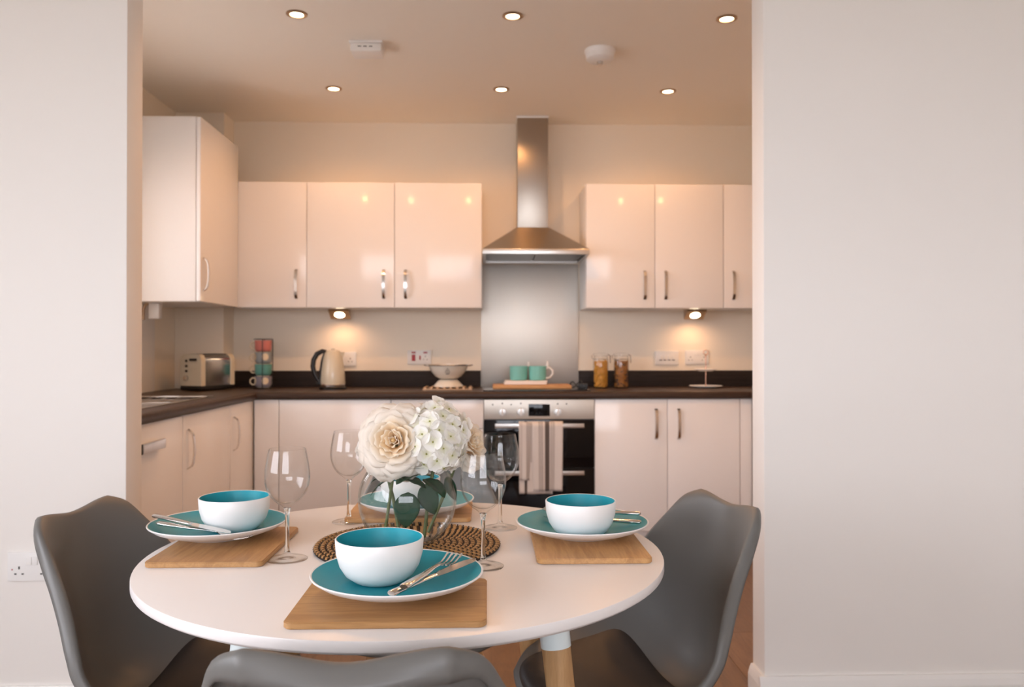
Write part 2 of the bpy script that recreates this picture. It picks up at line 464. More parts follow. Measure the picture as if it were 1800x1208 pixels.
glazing('window_3', KW, 'x', KX0, 2, 'window')

# ------------------------------------------------------------------ kitchen units
def handle_mesh(L=.165, bow=.026, w=.016):
    pts = []
    for i in range(15):
        t = i / 14; z = (t - .5) * L
        e = min(t, 1 - t)
        d = bow * (.62 * smoothstep(0, .10, e) + .38 * math.sin(PI * t))
        pts.append((0, -.002 - d, z))
    return MB().strip(pts, (0, -1, 0), w, .005).mesh('handle', 'chrome', 35)
HM = handle_mesh()
HMB = handle_mesh(.165, .028, .016)

def cabinet(name, label, x0, x1, y0, y1, z0, z1, doors, face='y', group=None, mesh=HM):
    """axis-aligned unit; fronts face -y (face='y') or +x (face='+x') or -x; doors: (a0, a1, z0, z1, handle or None) along the front"""
    loc = ((x0 + x1) / 2, (y0 + y1) / 2, z0)
    t = thing(name, label, 'cabinet', loc, 0, group)
    lx0, lx1, ly0, ly1 = x0 - loc[0], x1 - loc[0], y0 - loc[1], y1 - loc[1]
    g = .0015; th = .020
    if face == 'y': part('body', MB().box(lx0, lx1, ly0 + th + .003, ly1, 0, z1 - z0, bev=.001), 'carcass_white', t, 30)
    elif face == '+x': part('body', MB().box(lx0, lx1 - th - .003, ly0, ly1, 0, z1 - z0, bev=.001), 'carcass_white', t, 30)
    else: part('body', MB().box(lx0 + th + .003, lx1, ly0, ly1, 0, z1 - z0, bev=.001), 'carcass_white', t, 30)
    for a0, a1, d0, d1, h in doors:
        nm = 'drawer_front' if h and h[0] == 'drawer' else 'door'
        if face == 'y':
            c = ((a0 + a1) / 2 - loc[0], ly0 + th / 2, (d0 + d1) / 2 - z0)
            d = part(nm, MB().box(-(a1 - a0) / 2 + g, (a1 - a0) / 2 - g, -th / 2, th / 2, -(d1 - d0) / 2 + g, (d1 - d0) / 2 - g, bev=.0018), 'gloss_white', t, 30, c)
        else:
            sgn = 1 if face == '+x' else -1
            c = ((lx1 - th / 2) if sgn > 0 else (lx0 + th / 2), (a0 + a1) / 2 - loc[1], (d0 + d1) / 2 - z0)
            d = part(nm, MB().box(-th / 2, th / 2, -(a1 - a0) / 2 + g, (a1 - a0) / 2 - g, -(d1 - d0) / 2 + g, (d1 - d0) / 2 - g, bev=.0018), 'gloss_white', t, 30, c)
        if h:
            kind, ha, hz = h
            if face == 'y':
                hl = (ha - (a0 + a1) / 2, -th / 2, hz - (d0 + d1) / 2); rot = (0, 0, 0) if kind != 'drawer' else (0, PI / 2, 0)
            elif face == '+x':
                hl = (th / 2, ha - (a0 + a1) / 2, hz - (d0 + d1) / 2); rot = (0, 0, PI / 2)
            else:
                hl = (-th / 2, ha - (a0 + a1) / 2, hz - (d0 + d1) / 2); rot = (0, 0, -PI / 2)
            if kind != 'none':
                o = link('handle', mesh, d, hl, rot); o['label'] = 'bowed chrome handle'
    return t
ZB, ZT = 1.377, 2.097
ZL = 2.293
GW = 'white wall cabinets'; GB = 'white base cabinets'
cabinet('wall_cabinet', 'tall white wall cabinet on the side wall, higher than all the others', KX0, -1.420, YW - .602, YW - .002, ZB, ZL,
        [(YW - .602, YW - .002, ZB, ZL, ('v', YW - .562, 1.515))], '+x', GW)
cabinet('wall_cabinet', 'narrow white wall cabinet in the corner beside the tall side-wall cabinet', -1.430, -1.033, YW, B, ZB, ZT, [(-1.430, -1.033, ZB, ZT, ('v', -1.090, 1.513))], 'y', GW)
cabinet('wall_cabinet', 'wide glossy two-door wall cabinet between corner cabinet and cooker hood', -1.033, -.033, YW, B, ZB, ZT,
        [(-1.033, -.533, ZB, ZT, ('v', -.594, 1.513)), (-.533, -.033, ZB, ZT, ('v', -.469, 1.513))], 'y', GW)
cabinet('wall_cabinet', 'two-door white wall cabinet next to the hood above the pasta jars', .568, 1.368, YW, B, ZB, ZT,
        [(.568, .968, ZB, ZT, ('v', .908, 1.511)), (.968, 1.368, ZB, ZT, ('v', 1.029, 1.511))], 'y', GW)
cabinet('wall_cabinet', 'white wall cabinet partly hidden by the right edge of the opening', 1.369, 1.768, YW, B, ZB, ZT, [(1.369, 1.768, ZB, ZT, ('v', 1.425, 1.511))], 'y', GW)

PZ = .148; DZ = .868
# back run
tag(part('corner_post', MB().box(-1.252, -1.122, YB, YB + .02, PZ, DZ, bev=.0015), 'gloss_white', None, 30), 'narrow white corner filler panel between the two cabinet runs', 'panel')
cabinet('base_cabinet', 'white base cabinet under the kettle with one wide plain door', -1.120, -.521, YB, B - .003, PZ, DZ, [(-1.120, -.521, PZ, DZ, ('v', -.580, .735))], 'y', GB)
cabinet('base_cabinet', 'white drawer unit behind the flowers, left of the oven', -.519, -.021, YB, B - .003, PZ, DZ,
        [(-.519, -.021, .711, DZ, ('drawer', -.27, .79)), (-.519, -.021, .43, .709, ('drawer', -.27, .57)), (-.519, -.021, PZ, .428, ('drawer', -.27, .29))], 'y', GB)
cabinet('base_cabinet', 'white two-door base cabinet right of the oven', .581, 1.379, YB, B - .003, PZ, DZ,
        [(.581, .980, PZ, DZ, ('v', .917, .732)), (.980, 1.379, PZ, DZ, ('v', 1.041, .732))], 'y', GB, HMB)
tag(part('filler_panel', MB().box(1.381, 1.448, YB + .004, YB + .022, PZ, DZ, bev=.0015), 'gloss_white', None, 30), 'slim white filler strip at the end of the base units', 'panel')
# left return, fronts at x = -1.255
cabinet('base_cabinet', 'narrow white base cabinet on the return nearest the inside corner', KX0, -1.255, 3.956, 4.338, PZ, DZ, [(3.956, 4.338, PZ, DZ, ('v', 4.000, .722))], '+x', GB, HMB)
cabinet('base_cabinet', 'white base cabinet under the sink with bowed vertical handle', KX0, -1.255, 3.345, 3.954, PZ, DZ, [(3.345, 3.954, PZ, DZ, ('v', 3.395, .722))], '+x', GB, HMB)
dw = cabinet('integrated_dishwasher', 'white appliance front with horizontal steel bar handle by the opening', KX0, -1.255, 2.745, 3.343, PZ, DZ, [(2.745, 3.343, PZ, DZ, None)], '+x')
dw['category'] = 'dishwasher'
ddoor = [c for c in dw.children if c.name.startswith('door')][0]
hb = MB().box(.022, .040, -.15, .055, .257, .293, bev=.004).box(.008, .024, -.13, -.11, .266, .284).box(.008, .024, .02, .04, .266, .284)
dh = part('handle', hb, 'chrome', ddoor, 30, label='flat steel bar handle')
part('end_cap', MB().box(.021, .041, -.16, -.15, .256, .294, bev=.003), 'black_plastic', ddoor, 30)
# right return (only its corner shows past the opening)
cabinet('base_cabinet', 'white base cabinet of the return run hidden behind the right wall', 1.450, KX1 - .003, 3.10, 4.338, PZ, DZ, [(3.10, 3.72, PZ, DZ, ('v', 3.67, .722)), (3.72, 4.338, PZ, DZ, ('v', 3.77, .722))], '-x', GB, HMB)

def plinth(name, label, x0, x1, y0, y1):
    tag(part(name, MB().box(x0, x1, y0, y1, 0, PZ - .002), 'gloss_white', None, 0), label, 'plinth')
plinth('plinth_board', 'white plinth under the back run of base units', -1.30, 1.50, YB + .05, YB + .066)
plinth('plinth_board', 'white plinth under the sink return', -1.321, -1.305, 2.75, YB + .048)
plinth('plinth_board', 'white plinth under the far right return', 1.502, 1.518, 3.10, YB + .048)

# worktop: one U-shaped piece with a rounded nose
wt = MB()
WZ0, WZ1 = .870, .910
LX, RX, FY = -1.235, 1.430, 4.323                      # nose line of the three runs
SX0, SX1, SY0, SY1 = -1.735, -1.335, 3.02, 3.885       # sink cut-out
nr = .012
wt.box(KX0, KX1, FY + nr, B, WZ0, WZ1)
wt.box(KX0, SX0, 2.60, FY + nr, WZ0, WZ1).box(SX1, LX - nr, 2.60, FY + nr, WZ0, WZ1)
wt.box(SX0, SX1, 2.60, SY0, WZ0, WZ1).box(SX0, SX1, SY1, FY + nr, WZ0, WZ1)
wt.box(RX + nr, KX1, 3.10, FY + nr, WZ0, WZ1)
def nose(path, offs):
    prof = [(0, WZ0)] + [(nr * math.sin(a), WZ0 + .014 - .014 * math.cos(a)) for a in (PI / 6, PI / 3, PI / 2)] + [(nr * math.cos(a), WZ1 - .014 + .014 * math.sin(a)) for a in (0, PI / 6, PI / 3, PI / 2)]
    k = len(prof); v = []; f = []
    for (px, py), (ox, oy) in zip(path, offs):
        for (u, z) in prof: v.append((px + ox * u, py + oy * u, z))
    for i in range(len(path) - 1):
        for j in range(k - 1): f.append((i * k + j, i * k + j + 1, (i + 1) * k + j + 1, (i + 1) * k + j))
    f.append(tuple(range(k))); f.append(tuple((len(path) - 1) * k + j for j in range(k)))
    wt.add(v, f)
nose([(LX - nr, 2.60), (LX - nr, FY + nr), (RX + nr, FY + nr), (RX + nr, 3.10)], [(1, 0), (1, -1), (-1, -1), (-1, 0)])
tag(part('worktop', wt, 'worktop_wood', None, 40), 'dark brown wood-effect worktop running round the kitchen', 'worktop')
def upst(label, x0, x1, y0, y1):
    tag(part('upstand', MB().box(x0, x1, y0, y1, WZ1 + .0005, 1.008, bev=.002), 'upstand_wood', None, 30), label, 'upstand')
upst('dark brown upstand behind kettle and colander', -1.546, -.042, B - .018, B - .001)
upst('dark brown upstand behind the pasta jars and cake stand', .561, KX1 - .002, B - .018, B - .001)

# sink
sk = thing('kitchen_sink', 'stainless steel sink and drainer set into the side worktop', 'sink', (0, 0, WZ1))
fr = MB(); w = .028; a0, a1, b0, b1 = SX0 - w, SX1 + w - .012, SY0 - w, SY1 + w
fr.box(a0, a1, SY1 - .004, b1, .0005, .006, bev=.002).box(a0, a1, b0, SY0 + .004, .0005, .006, bev=.002).box(a0, SX0 + .004, SY0, SY1, .0005, .006, bev=.002).box(SX1 - .004, a1, SY0, SY1, .0005, .006, bev=.002)
fr.box(SX0, SX1, 3.44, 3.49, .0, .006, bev=.002)
part('rim', fr, 'chrome', sk, 30)
part('drainer', MB().box(SX0, SX1, 3.49, SY1, -.012, -.008), 'satin_steel', sk, 0)
bw = MB()
bw.box(SX0, SX1, SY0, 3.44, -.0375, -.0345).box(SX0, SX0 + .004, SY0, 3.44, -.0375, 0).box(SX1 - .004, SX1, SY0, 3.44, -.0375, 0).box(SX0, SX1, SY0, SY0 + .004, -.0375, 0).box(SX0, SX1, 3.436, 3.44, -.0375, 0)
part('bowl', bw, 'satin_steel', sk, 0)
for k in range(5): part('drainer_rib', MB().box(SX0 + .06 + k * .07, SX0 + .075 + k * .07, 3.52, 3.85, -.008, -.003, bev=.002), 'satin_steel', sk, 30)
tap = MB().lathe([(.022, 0), (.022, .03), (.014, .04), (.013, .12)], 16, (-1.77, 3.20, .001)).tube([(-1.77, 3.2, .12), (-1.765, 3.2, .2), (-1.72, 3.2, .25), (-1.66, 3.2, .25), (-1.62, 3.2, .21)], .011, 12)
part('tap', tap, 'chrome', sk, 40)

# white pipe box hanging under the tall cabinet
pb = thing('pipe_trunking', 'small white pipe fitting hanging under the tall wall cabinet', 'pipe fitting', (-1.70, 4.16, 1.290))
part('casing', MB().box(-.03, .025, -.02, .02, .005, .085, bev=.006), 'white_plastic', pb, 30)
part('pipe', MB().tube([(-.035, -.01, .086), (-.05, -.012, .075), (-.058, -.013, .05), (-.058, -.013, 0.)], .008, 10), 'lamp_trim', pb, 60)

# splashback, hob, hood, oven
tag(part('splashback', MB().box(-.039, .558, B - .008, B - .0005, WZ1 + .001, 1.662, bev=.001), 'brushed_steel', None, 30), 'brushed steel splashback between hob and hood', 'splashback')
hob = thing('hob', 'black glass electric hob set in the worktop', 'hob', (.270, 4.635, WZ1))
part('glass', MB().box(-.295, .295, -.255, .245, .0005, .006, bev=.0015), 'black_glass', hob, 30)
for i, (cx, cy, rr) in enumerate(((-.15, -.1, .075), (-.15, .12, .095), (.14, -.1, .095), (.14, .12, .075))):
    part('ring_mark', MB().lathe([(rr - .002, .0061), (rr, .0062), (rr - .001, .0064)], 40, (cx, cy, 0), close=True), 'dark_steel', hob, 0)
hd = thing('cooker_hood', 'stainless steel chimney cooker hood with sloping canopy', 'cooker hood', (.269, B, 1.668))
HY = 4.44 - B
part('chimney', MB().box(-.091, .091, 4.753 - B, -.002, .190, CZ - 1.668 - .012, bev=.002), 'hood_steel', hd, 30)
part('ceiling_trim', MB().box(-.097, .097, 4.747 - B, -.002, CZ - 1.668 - .014, CZ - 1.668 - .001, bev=.002), 'white_plastic', hd, 30)
can = MB(); lo = [(-.297, HY), (.297, HY), (.297, -.012), (-.297, -.012)]; hi = [(-.094, 4.75 - B), (.094, 4.75 - B), (.094, -.012), (-.094, -.012)]
can.add([(x, y, .030) for x, y in lo] + [(x, y, .196) for x, y in hi], [(0, 1, 5, 4), (1, 2, 6, 5), (2, 3, 7, 6), (3, 0, 4, 7), (4, 5, 6, 7)])
part('canopy', can, 'hood_steel', hd, 0)
rim = MB().box(-.298, .298, HY - .002, HY + .016, 0, .030, bev=.003).box(-.298, -.280, HY + .016, -.012, 0, .030).box(.280, .298, HY + .016, -.012, 0, .030).box(-.28, .28, -.03, -.012, 0, .03)
part('rim', rim, 'satin_steel', hd, 30)
for sx in (-1, 1):
    part('filter', MB().box(sx * .138 - .132, sx * .138 + .132, HY + .11, -.035, .010, .016), 'dark_steel', hd, 0)
    part('filter_edge', MB().box(sx * .138 - .132, sx * .138 + .132, -.040, -.032, .004, .016), 'satin_steel', hd, 0)
part('filter_housing', MB().box(-.28, .28, HY + .016, -.03, .0165, .024), 'dark_steel', hd, 0)
part('control_strip', MB().box(-.075, .075, HY + .03, HY + .085, .004, .0165, bev=.002), 'black_plastic', hd, 30)
for sx in (-1, 1): part('hood_lamp', MB().box(sx * .19 - .055, sx * .19 + .055, HY + .04, HY + .075, .010, .0165), 'white_plastic', hd, 0)

ov = thing('double_oven', 'built-under double oven with steel panel and black glass doors', 'oven', (.280, YB, PZ))
Z = lambda z: z - PZ
part('body', MB().box(-.297, .297, .024, .55, 0, Z(.866)), 'dark_steel', ov, 0)
pnl = part('control_panel', MB().box(-.299, .299, -.004, .023, Z(.760), Z(.867), bev=.002), 'brushed_steel', ov, 30)
dsp = part('display', MB().box(-.058, .058, -.006, -.003, Z(.777), Z(.842), bev=.001), 'black_glass', ov, 30)
for kx in (-.200, -.100, .100):
    kb = part('knob', MB().lathe([(.0215, 0), (.0215, .008), (.019, .020), (.0, .021)], 24, T=Matrix.Translation((kx, -.004, Z(.800))) @ Matrix.Rotation(PI / 2, 4, 'X')), 'satin_steel', ov, 40)
    part('grip', MB().box(kx - .004, kx + .004, -.032, -.022, Z(.781), Z(.819), bev=.002), 'white_plastic', kb, 30)
for kx, kz in ((-.252, .840), (-.152, .840), (-.2, .846), (-.1, .846), (.1, .843), (.148, .843)):
    part('indicator', MB().lathe([(.004, 0), (.004, .002), (0, .0022)], 12, T=Matrix.Translation((kx, -.004, Z(kz))) @ Matrix.Rotation(PI / 2, 4, 'X')), 'slot_dark', ov, 40)
for z0, z1, hz in ((.498, .756, .728), (.150, .494, .474)):
    d = part('door', MB().box(-.299, .299, -.006, .023, Z(z0), Z(z1), bev=.002), 'black_glass', ov, 30)
    hbar = MB().box(-.240, .240, -.050, -.036, Z(hz) - .012, Z(hz) + .012, bev=.003)
    hh = part('handle', hbar, 'satin_steel', d, 30, label='flat steel bar handle')
    for sx in (-1, 1): part('bracket', MB().box(sx * .22 - .008, sx * .22 + .008, -.037, -.005, Z(hz) - .007, Z(hz) + .007), 'satin_steel', d, 0)

# tea towel over the upper oven handle
tt = thing('tea_towel', 'white tea towel with grey stripes folded over the oven handle', 'towel', (.280, YB, .728))
def cloth(name, x0, x1, ytop, zbot, mname, ph, back=False, taper=0.):
    mb = MB(); nu, nv = 25, 30; W = x1 - x0
    def fn(u, v):
        # v 0..1: from behind the bar, over it and down the front
        hw = .5 * (1 - taper * v)
        x = x0 + W * (.5 + (u - .5) * 2 * hw)
        s = v * (abs(zbot) + .05)
        if s < .03: y = -.030; z = -.03 + s + .012
        elif s < .05: a = (s - .03) / .02 * PI; y = -.043 + .013 * math.cos(a); z = .014 + .010 * math.sin(a)
        else: y = -.058; z = .012 - (s - .05) * (abs(zbot) + .012) / abs(zbot)
        wv = smoothstep(.05, .35, s) * .004 * math.sin(u * 9 + ph)
        return (x, y + ytop + wv, z)
    mb.grid(fn, nu, nv)
    me = mb.mesh(name, mname, 180, False)
    at = me.attributes.new('across', 'FLOAT', 'POINT')
    for j in range(nv):
        for i in range(nu): at.data[j * nu + i].value = i / (nu - 1) * .998
    o = link(name, me, tt); sm = o.modifiers.new('thick', 'SOLIDIFY'); sm.thickness = .003; sm.offset = 0
    return o
cloth('under_layer', -.113, .070, -.0015, -.362, 'towel_under', 1.1, taper=.03)
cloth('under_layer', .060, .122, -.0015, -.320, 'towel_narrow', 2.0)
cloth('narrow_fold', -.112, -.036, -.0068, -.288, 'towel_narrow', .3, taper=.04)
cloth('wide_fold', -.040, .124, -.0120, -.345, 'towel_wide', 2.2, taper=.06)

# ------------------------------------------------------------------ lamps
GD = 'recessed ceiling spotlights'
def downlight(x, y, label, on_view=True):
    t = thing('downlight', label, 'downlight', (x, y, CZ), 0, GD)
    part('trim_ring', MB().lathe([(.043, -.0005), (.043, -.004), (.036, -.007), (.029, -.006), (.028, -.0005)], 36, close=True), 'lamp_trim', t, 40)
    part('lamp', MB().lathe([(.027, -.0008), (.027, -.0025), (.018, -.004), (.0, -.0045)], 28), 'lamp_glow', t, 40)
    l = bpy.data.lights.new('downlight_beam', 'SPOT'); l.energy = DOWNLIGHT_W * (1.45 if y < 4 else .85); l.color = WARM; l.spot_size = math.radians(152); l.spot_blend = .5; l.shadow_soft_size = .03
    o = bpy.data.objects.new('beam', l); COL.objects.link(o); o.parent = t; o.location = (0, 0, -.02)
for x, y, lb in ((-.79, 3.335, 'lit ceiling spotlight in front row, beside the square detector'), (.104, 3.325, 'lit ceiling spotlight in the middle of the front row'), (1.003, 3.325, 'lit ceiling spotlight in the front row nearest the right wall'),
                 (-.819, 4.285, 'lit ceiling spotlight in back row above the kettle'), (.073, 4.270, 'lit ceiling spotlight in back row just in front of the hood chimney'), (.970, 4.275, 'lit ceiling spotlight in back row above the switches')):
    downlight(x, y, lb)
GU = 'under-cabinet wedge lights'
def wedge(x, label):
    t = thing('cabinet_light', label, 'cabinet light', (x, 4.80, ZB), 0, GU)
    # triangular housing: vertical back, flat top, sloping front face
    hw = .059
    v = [(-hw, -.055, 0), (hw, -.055, 0), (hw, .03, 0), (-hw, .03, 0), (-hw, -.050, -.010), (hw, -.050, -.010), (hw, .03, -.056), (-hw, .03, -.056)]
    part('housing', MB().add([(a, b, c - .0005) for a, b, c in v], [(0, 1, 2, 3), (0, 1, 5, 4), (4, 5, 6, 7), (2, 3, 7, 6), (0, 3, 7, 4), (1, 2, 6, 5)]), 'lamp_trim', t, 0)
    sl = Vector((0, .08, -.046)).normalized(); nm = Vector((0, -.046, -.08)).normalized()
    T = Matrix.Translation(Vector((0, -.010, -.033)) + nm * .0005) @ Matrix(((1, 0, 0, 0), (0, sl.y, nm.y, 0), (0, sl.z, nm.z, 0), (0, 0, 0, 1)))
    part('lens', MB().lathe([(.030, 0), (.030, .002), (.018, .005), (0, .006)], 28, T=T), 'lamp_glow', t, 60)
    l = bpy.data.lights.new('wedge_beam', 'SPOT'); l.energy = UNDER_W; l.color = (1.0, .54, .28); l.spot_size = math.radians(165); l.spot_blend = .8; l.shadow_soft_size = .025
    o = bpy.data.objects.new('beam', l); COL.objects.link(o); o.parent = t; o.location = (0, .0, -.066); o.rotation_euler = (math.radians(12), 0, 0)
wedge(-.879, 'glowing wedge light under the wall cabinet above the kettle')
wedge(1.250, 'glowing wedge light under the wall cabinet above the white double socket')

# detectors
dt = thing('alarm_unit', 'square white alarm box on the kitchen ceiling', 'alarm', (-.548, 3.665, CZ))
part('base', MB().box(-.075, .075, -.06, .06, -.012, -.0005, bev=.004), 'white_plastic', dt, 30)
part('cover', MB().box(-.070, .070, -.055, .055, -.048, -.012, bev=.008), 'white_plastic', dt, 30)
for k in range(3): part('vent_slot', MB().box(-.035 + k * .025, -.020 + k * .025, -.0565, -.055, -.030, -.026), 'slot_dark', dt, 0)
dt = thing('heat_detector', 'round white heat detector on the kitchen ceiling', 'detector', (.522, 3.70, CZ))
part('base', MB().lathe([(.071, -.0005), (.071, -.012), (.066, -.020)], 40), 'white_plastic', dt, 40)
part('cover', MB().lathe([(.066, -.018), (.064, -.042), (.052, -.052), (.02, -.054), (0, -.054)], 40), 'white_plastic', dt, 40)
part('sensor', MB().lathe([(.014, -.052), (.014, -.066), (.010, -.070), (0, -.070)], 16), 'satin_steel', dt, 40)

# ------------------------------------------------------------------ wall plates
def socket_holes(mb, cx, z, s=1.):
    mb.box(cx - .002, cx + .002, -.0105, -.0085, z + .006, z + .0145)
    for sx in (-1, 1): mb.box(cx + sx * .0105 - .0032, cx + sx * .0105 + .0032, -.0105, -.0085, z - .0100, z - .0062)
def plate(name, label, cat, loc, w, h=.086):
    t = thing(name, label, cat, loc)
    part('plate', MB().box(-w / 2, w / 2, -.0095, -.0005, -h / 2, h / 2, bev=.003), 'white_plastic', t, 30)
    return t
t = plate('wall_socket', 'white double socket low on the wall behind the left grey chair', 'socket', (-1.360, PY0, .491), .146)
for cx in (-.038, .038):
    mb = MB(); socket_holes(mb, cx, -.013); part('pin_holes', mb, 'slot_dark', t, 0)
for cx in (-.0085, .0085): part('rocker', MB().box(cx - .008, cx + .008, -.0125, -.009, .006, .030, bev=.001), 'white_plastic', t, 30)
part('indicator', MB().lathe([(.0022, .0092), (.0022, .0105), (0, .0107)], 10, T=Matrix.Translation((-.058, 0, -.008)) @ Matrix.Rotation(PI / 2, 4, 'X')), 'red_plastic', t, 0)
t = plate('wall_socket', 'white single socket half hidden behind the kettle', 'socket', (-.847, B, 1.080), .088)
mb = MB(); socket_holes(mb, .008, -.008); part('pin_holes', mb, 'slot_dark', t, 0)
part('rocker', MB().box(-.03, -.015, -.0125, -.009, .0, .022, bev=.001), 'white_plastic', t, 30)
t = plate('cooker_switch', 'white cooker switch plate with red rocker behind the colander', 'switch', (-.418, B, 1.090), .146)
part('rocker', MB().box(-.046, -.024, -.014, -.009, -.022, .016, bev=.002), 'red_plastic', t, 30, label='large red rocker')
part('rocker', MB().box(.000, .009, -.013, -.009, -.016, .010, bev=.001), 'red_plastic', t, 30, label='small red rocker')
for cx in (-.035, .037): part('neon', MB().box(cx - .012, cx + .012, -.0105, -.009, .024, .034), 'red_plastic', t, 0)
mb = MB(); socket_holes(mb, .037, -.005); part('pin_holes', mb, 'slot_dark', t, 0)
t = plate('light_switch', 'white switch plate with a row of four rockers', 'switch', (1.110, B, 1.086), .146)
for k in range(4): part('rocker', MB().box(-.047 + k * .026, -.031 + k * .026, -.014, -.009, -.012, .016, bev=.002), 'white_plastic', t, 30)
for k in range(4): part('rocker_gap', MB().box(-.047 + k * .026, -.031 + k * .026, -.0105, -.009, -.016, -.012), 'slot_dark', t, 0)
t = plate('wall_socket', 'white double socket above the cake stand', 'socket', (1.298, B, 1.090), .146)
for cx in (-.042, .042):
    mb = MB(); socket_holes(mb, cx, -.010); part('pin_holes', mb, 'slot_dark', t, 0)
for cx in (-.0085, .0085): part('rocker', MB().box(cx - .008, cx + .008, -.0125, -.009, .008, .030, bev=.001), 'white_plastic', t, 30)

# ------------------------------------------------------------------ worktop objects
CT = WZ1 + .0005
# toaster
t = thing('toaster', 'cream and chrome toaster in the corner of the worktop', 'toaster', (-1.575, 4.565, CT), math.radians(-116 + 90))
# local: end (controls) faces -y, chrome long side faces +x
part('base', MB().box(-.078, .078, -.125, .125, .004, .03, bev=.006), 'black_plastic', t, 30)
def tprof(w, h):
    p = [(-w, 0), (w, 0), (w, h * .72)]
    for a in range(0, 91, 15): p.append((w - .035 + .035 * math.cos(math.radians(a)), h - .035 + .035 * math.sin(math.radians(a))))
    for a in range(90, 181, 15): p.append((-w + .035 + .035 * math.cos(math.radians(a)), h - .035 + .035 * math.sin(math.radians(a))))
    return p
Tm = Matrix.Translation((0, 0, .028)) @ Matrix.Rotation(PI / 2, 4, 'X')
part('body', MB().prism(tprof(.075, .172), -.095, .095, T=Tm), 'chrome', t, 40)
for s in (-1, 1): part('end_panel', MB().prism(tprof(.078, .175), s * .095 if s > 0 else -.125, .125 if s > 0 else -.095, T=Tm), 'kettle_cream', t, 40)
part('top_plate', MB().box(-.045, .045, -.092, .092, .1995, .2035, bev=.001), 'black_plastic', t, 30)
for sx in (-.02, .02): part('bread_slot', MB().box(sx - .011, sx + .011, -.08, .08, .203, .2042), 'slot_dark', t, 0)
for k in range(3): part('button', MB().lathe([(.007, 0), (.007, .005), (0, .006)], 12, T=Matrix.Translation((-.03, -.125, .165 - k * .028)) @ Matrix.Rotation(PI / 2, 4, 'X')), 'black_plastic', t, 40)
part('dial', MB().lathe([(.016, 0), (.014, .012), (0, .013)], 18, T=Matrix.Translation((-.03, -.125, .07)) @ Matrix.Rotation(PI / 2, 4, 'X')), 'chrome', t, 40)
part('lever', MB().box(.005, .045, -.142, -.125, .165, .178, bev=.003), 'black_plastic', t, 30)

# stacked mugs in a rack
MX, MY = -1.300, 4.690
rk = thing('mug_rack', 'thin black wire rack holding the stack of mugs', 'rack', (MX, MY, CT))
part('base_ring', MB().tube([(.052 * math.cos(a * PI / 12), .052 * math.sin(a * PI / 12), .0035) for a in range(24)], .003, 8, closed=True), 'black_plastic', rk, 60)
for a in (-80, 20, 100):
    c, s = math.cos(math.radians(a)), math.sin(math.radians(a))
    part('upright', MB().tube([(.052 * c, .052 * s, .003), (.052 * c, .052 * s, .287)], .0025, 8), 'black_plastic', rk, 60)
part('top_ring', MB().tube([(.052 * math.cos(a * PI / 12), .052 * math.sin(a * PI / 12), .287) for a in range(24)], .0025, 8, closed=True), 'black_plastic', rk, 60)
for k, (mn, lb) in enumerate((('mug_mauve', 'grey mauve spotted mug at the bottom of the mug stack'), ('mug_teal', 'teal green mug second from the bottom of the stack'), ('mug_grey', 'blue grey mug with pale spots second from the top of the stack'), ('mug_pink', 'coral pink mug at the top of the mug stack'))):
    t = thing('stacking_mug', lb, 'mug', (MX, MY, CT + .007 + k * .069), 0, 'stacked mugs')
    part('cup', MB().lathe([(.034, 0), (.042, .006), (.0465, .016), (.048, .066), (.0455, .066), (.043, .02), (.03, .012), (0, .011)], 32), mn, t, 50)
    part('foot', MB().lathe([(.033, -.0065), (.0345, .0), (.038, .004)], 32), 'mug_cream', t, 50)
    part('handle', MB().tube([(-.046, 0, .054), (-.062, -.003, .056), (-.074, -.005, .044), (-.074, -.005, .028), (-.062, -.003, .016), (-.046, 0, .018)], .0045, 8), 'mug_cream', t, 60)
    if mn in ('mug_mauve', 'mug_grey'):
        for a in (-62, -150, 30):
            ca = math.radians(a)
            sp = []
            for i in range(20):
                b = 2 * PI * i / 20; aa = ca + .020 * math.cos(b) / .048; zz = .040 + .021 * math.sin(b); sp.append((.0485 * math.cos(aa), .0485 * math.sin(aa), zz))
            part('spot', MB().add(sp + [(.0486 * math.cos(ca), .0486 * math.sin(ca), .040)], [(i, (i + 1) % 20, 20) for i in range(20)]), 'mug_cream', t, 0)

# kettle
t = thing('kettle', 'cream electric kettle with black handle on the worktop', 'kettle', (-.889, 4.640, CT))
part('power_base', MB().lathe([(.076, 0), (.078, .010), (.070, .016), (0, .016)], 40), 'black_plastic', t, 40)
part('collar', MB().lathe([(.070, .016), (.0715, .026), (.069, .030)], 40), 'chrome', t, 40)
part('body', MB().lathe([(.069, .029), (.0705, .036), (.066, .10), (.056, .17), (.047, .205), (.043, .212), (0, .212)], 40), 'kettle_cream', t, 50)
part('lid', MB().lathe([(.041, .212), (.039, .219), (.02, .225), (0, .226)], 32), 'kettle_cream', t, 50)
part('lid_knob', MB().lathe([(.009, .224), (.011, .232), (0, .235)], 16), 'chrome', t, 50)
part('spout', MB().add([(.040, -.018, .212), (.040, .018, .212), (.068, 0, .213), (.046, -.014, .165), (.046, .014, .165), (.056, 0, .172)], [(0, 1, 2), (3, 5, 4), (0, 2, 5, 3), (1, 4, 5, 2), (0, 3, 4, 1)]), 'kettle_cream', t, 0)
part('handle', MB().tube([(-.038, 0, .213), (-.060, 0, .218), (-.090, 0, .203), (-.110, 0, .17), (-.115, 0, .13), (-.106, 0, .09), (-.088, 0, .055), (-.071, 0, .040)], [.010, .011, .012, .012, .012, .011, .010, .009], 12, sx=1.2), 'black_plastic', t, 60)
part('handle_spine', MB().tube([(-.045, 0, .206), (-.060, 0, .165), (-.070, 0, .10), (-.073, 0, .035)], [.010, .009, .009, .010], 10), 'black_plastic', t, 60)
part('switch', MB().box(-.096, -.072, -.008, .008, .026, .040, bev=.003), 'black_plastic', t, 30)

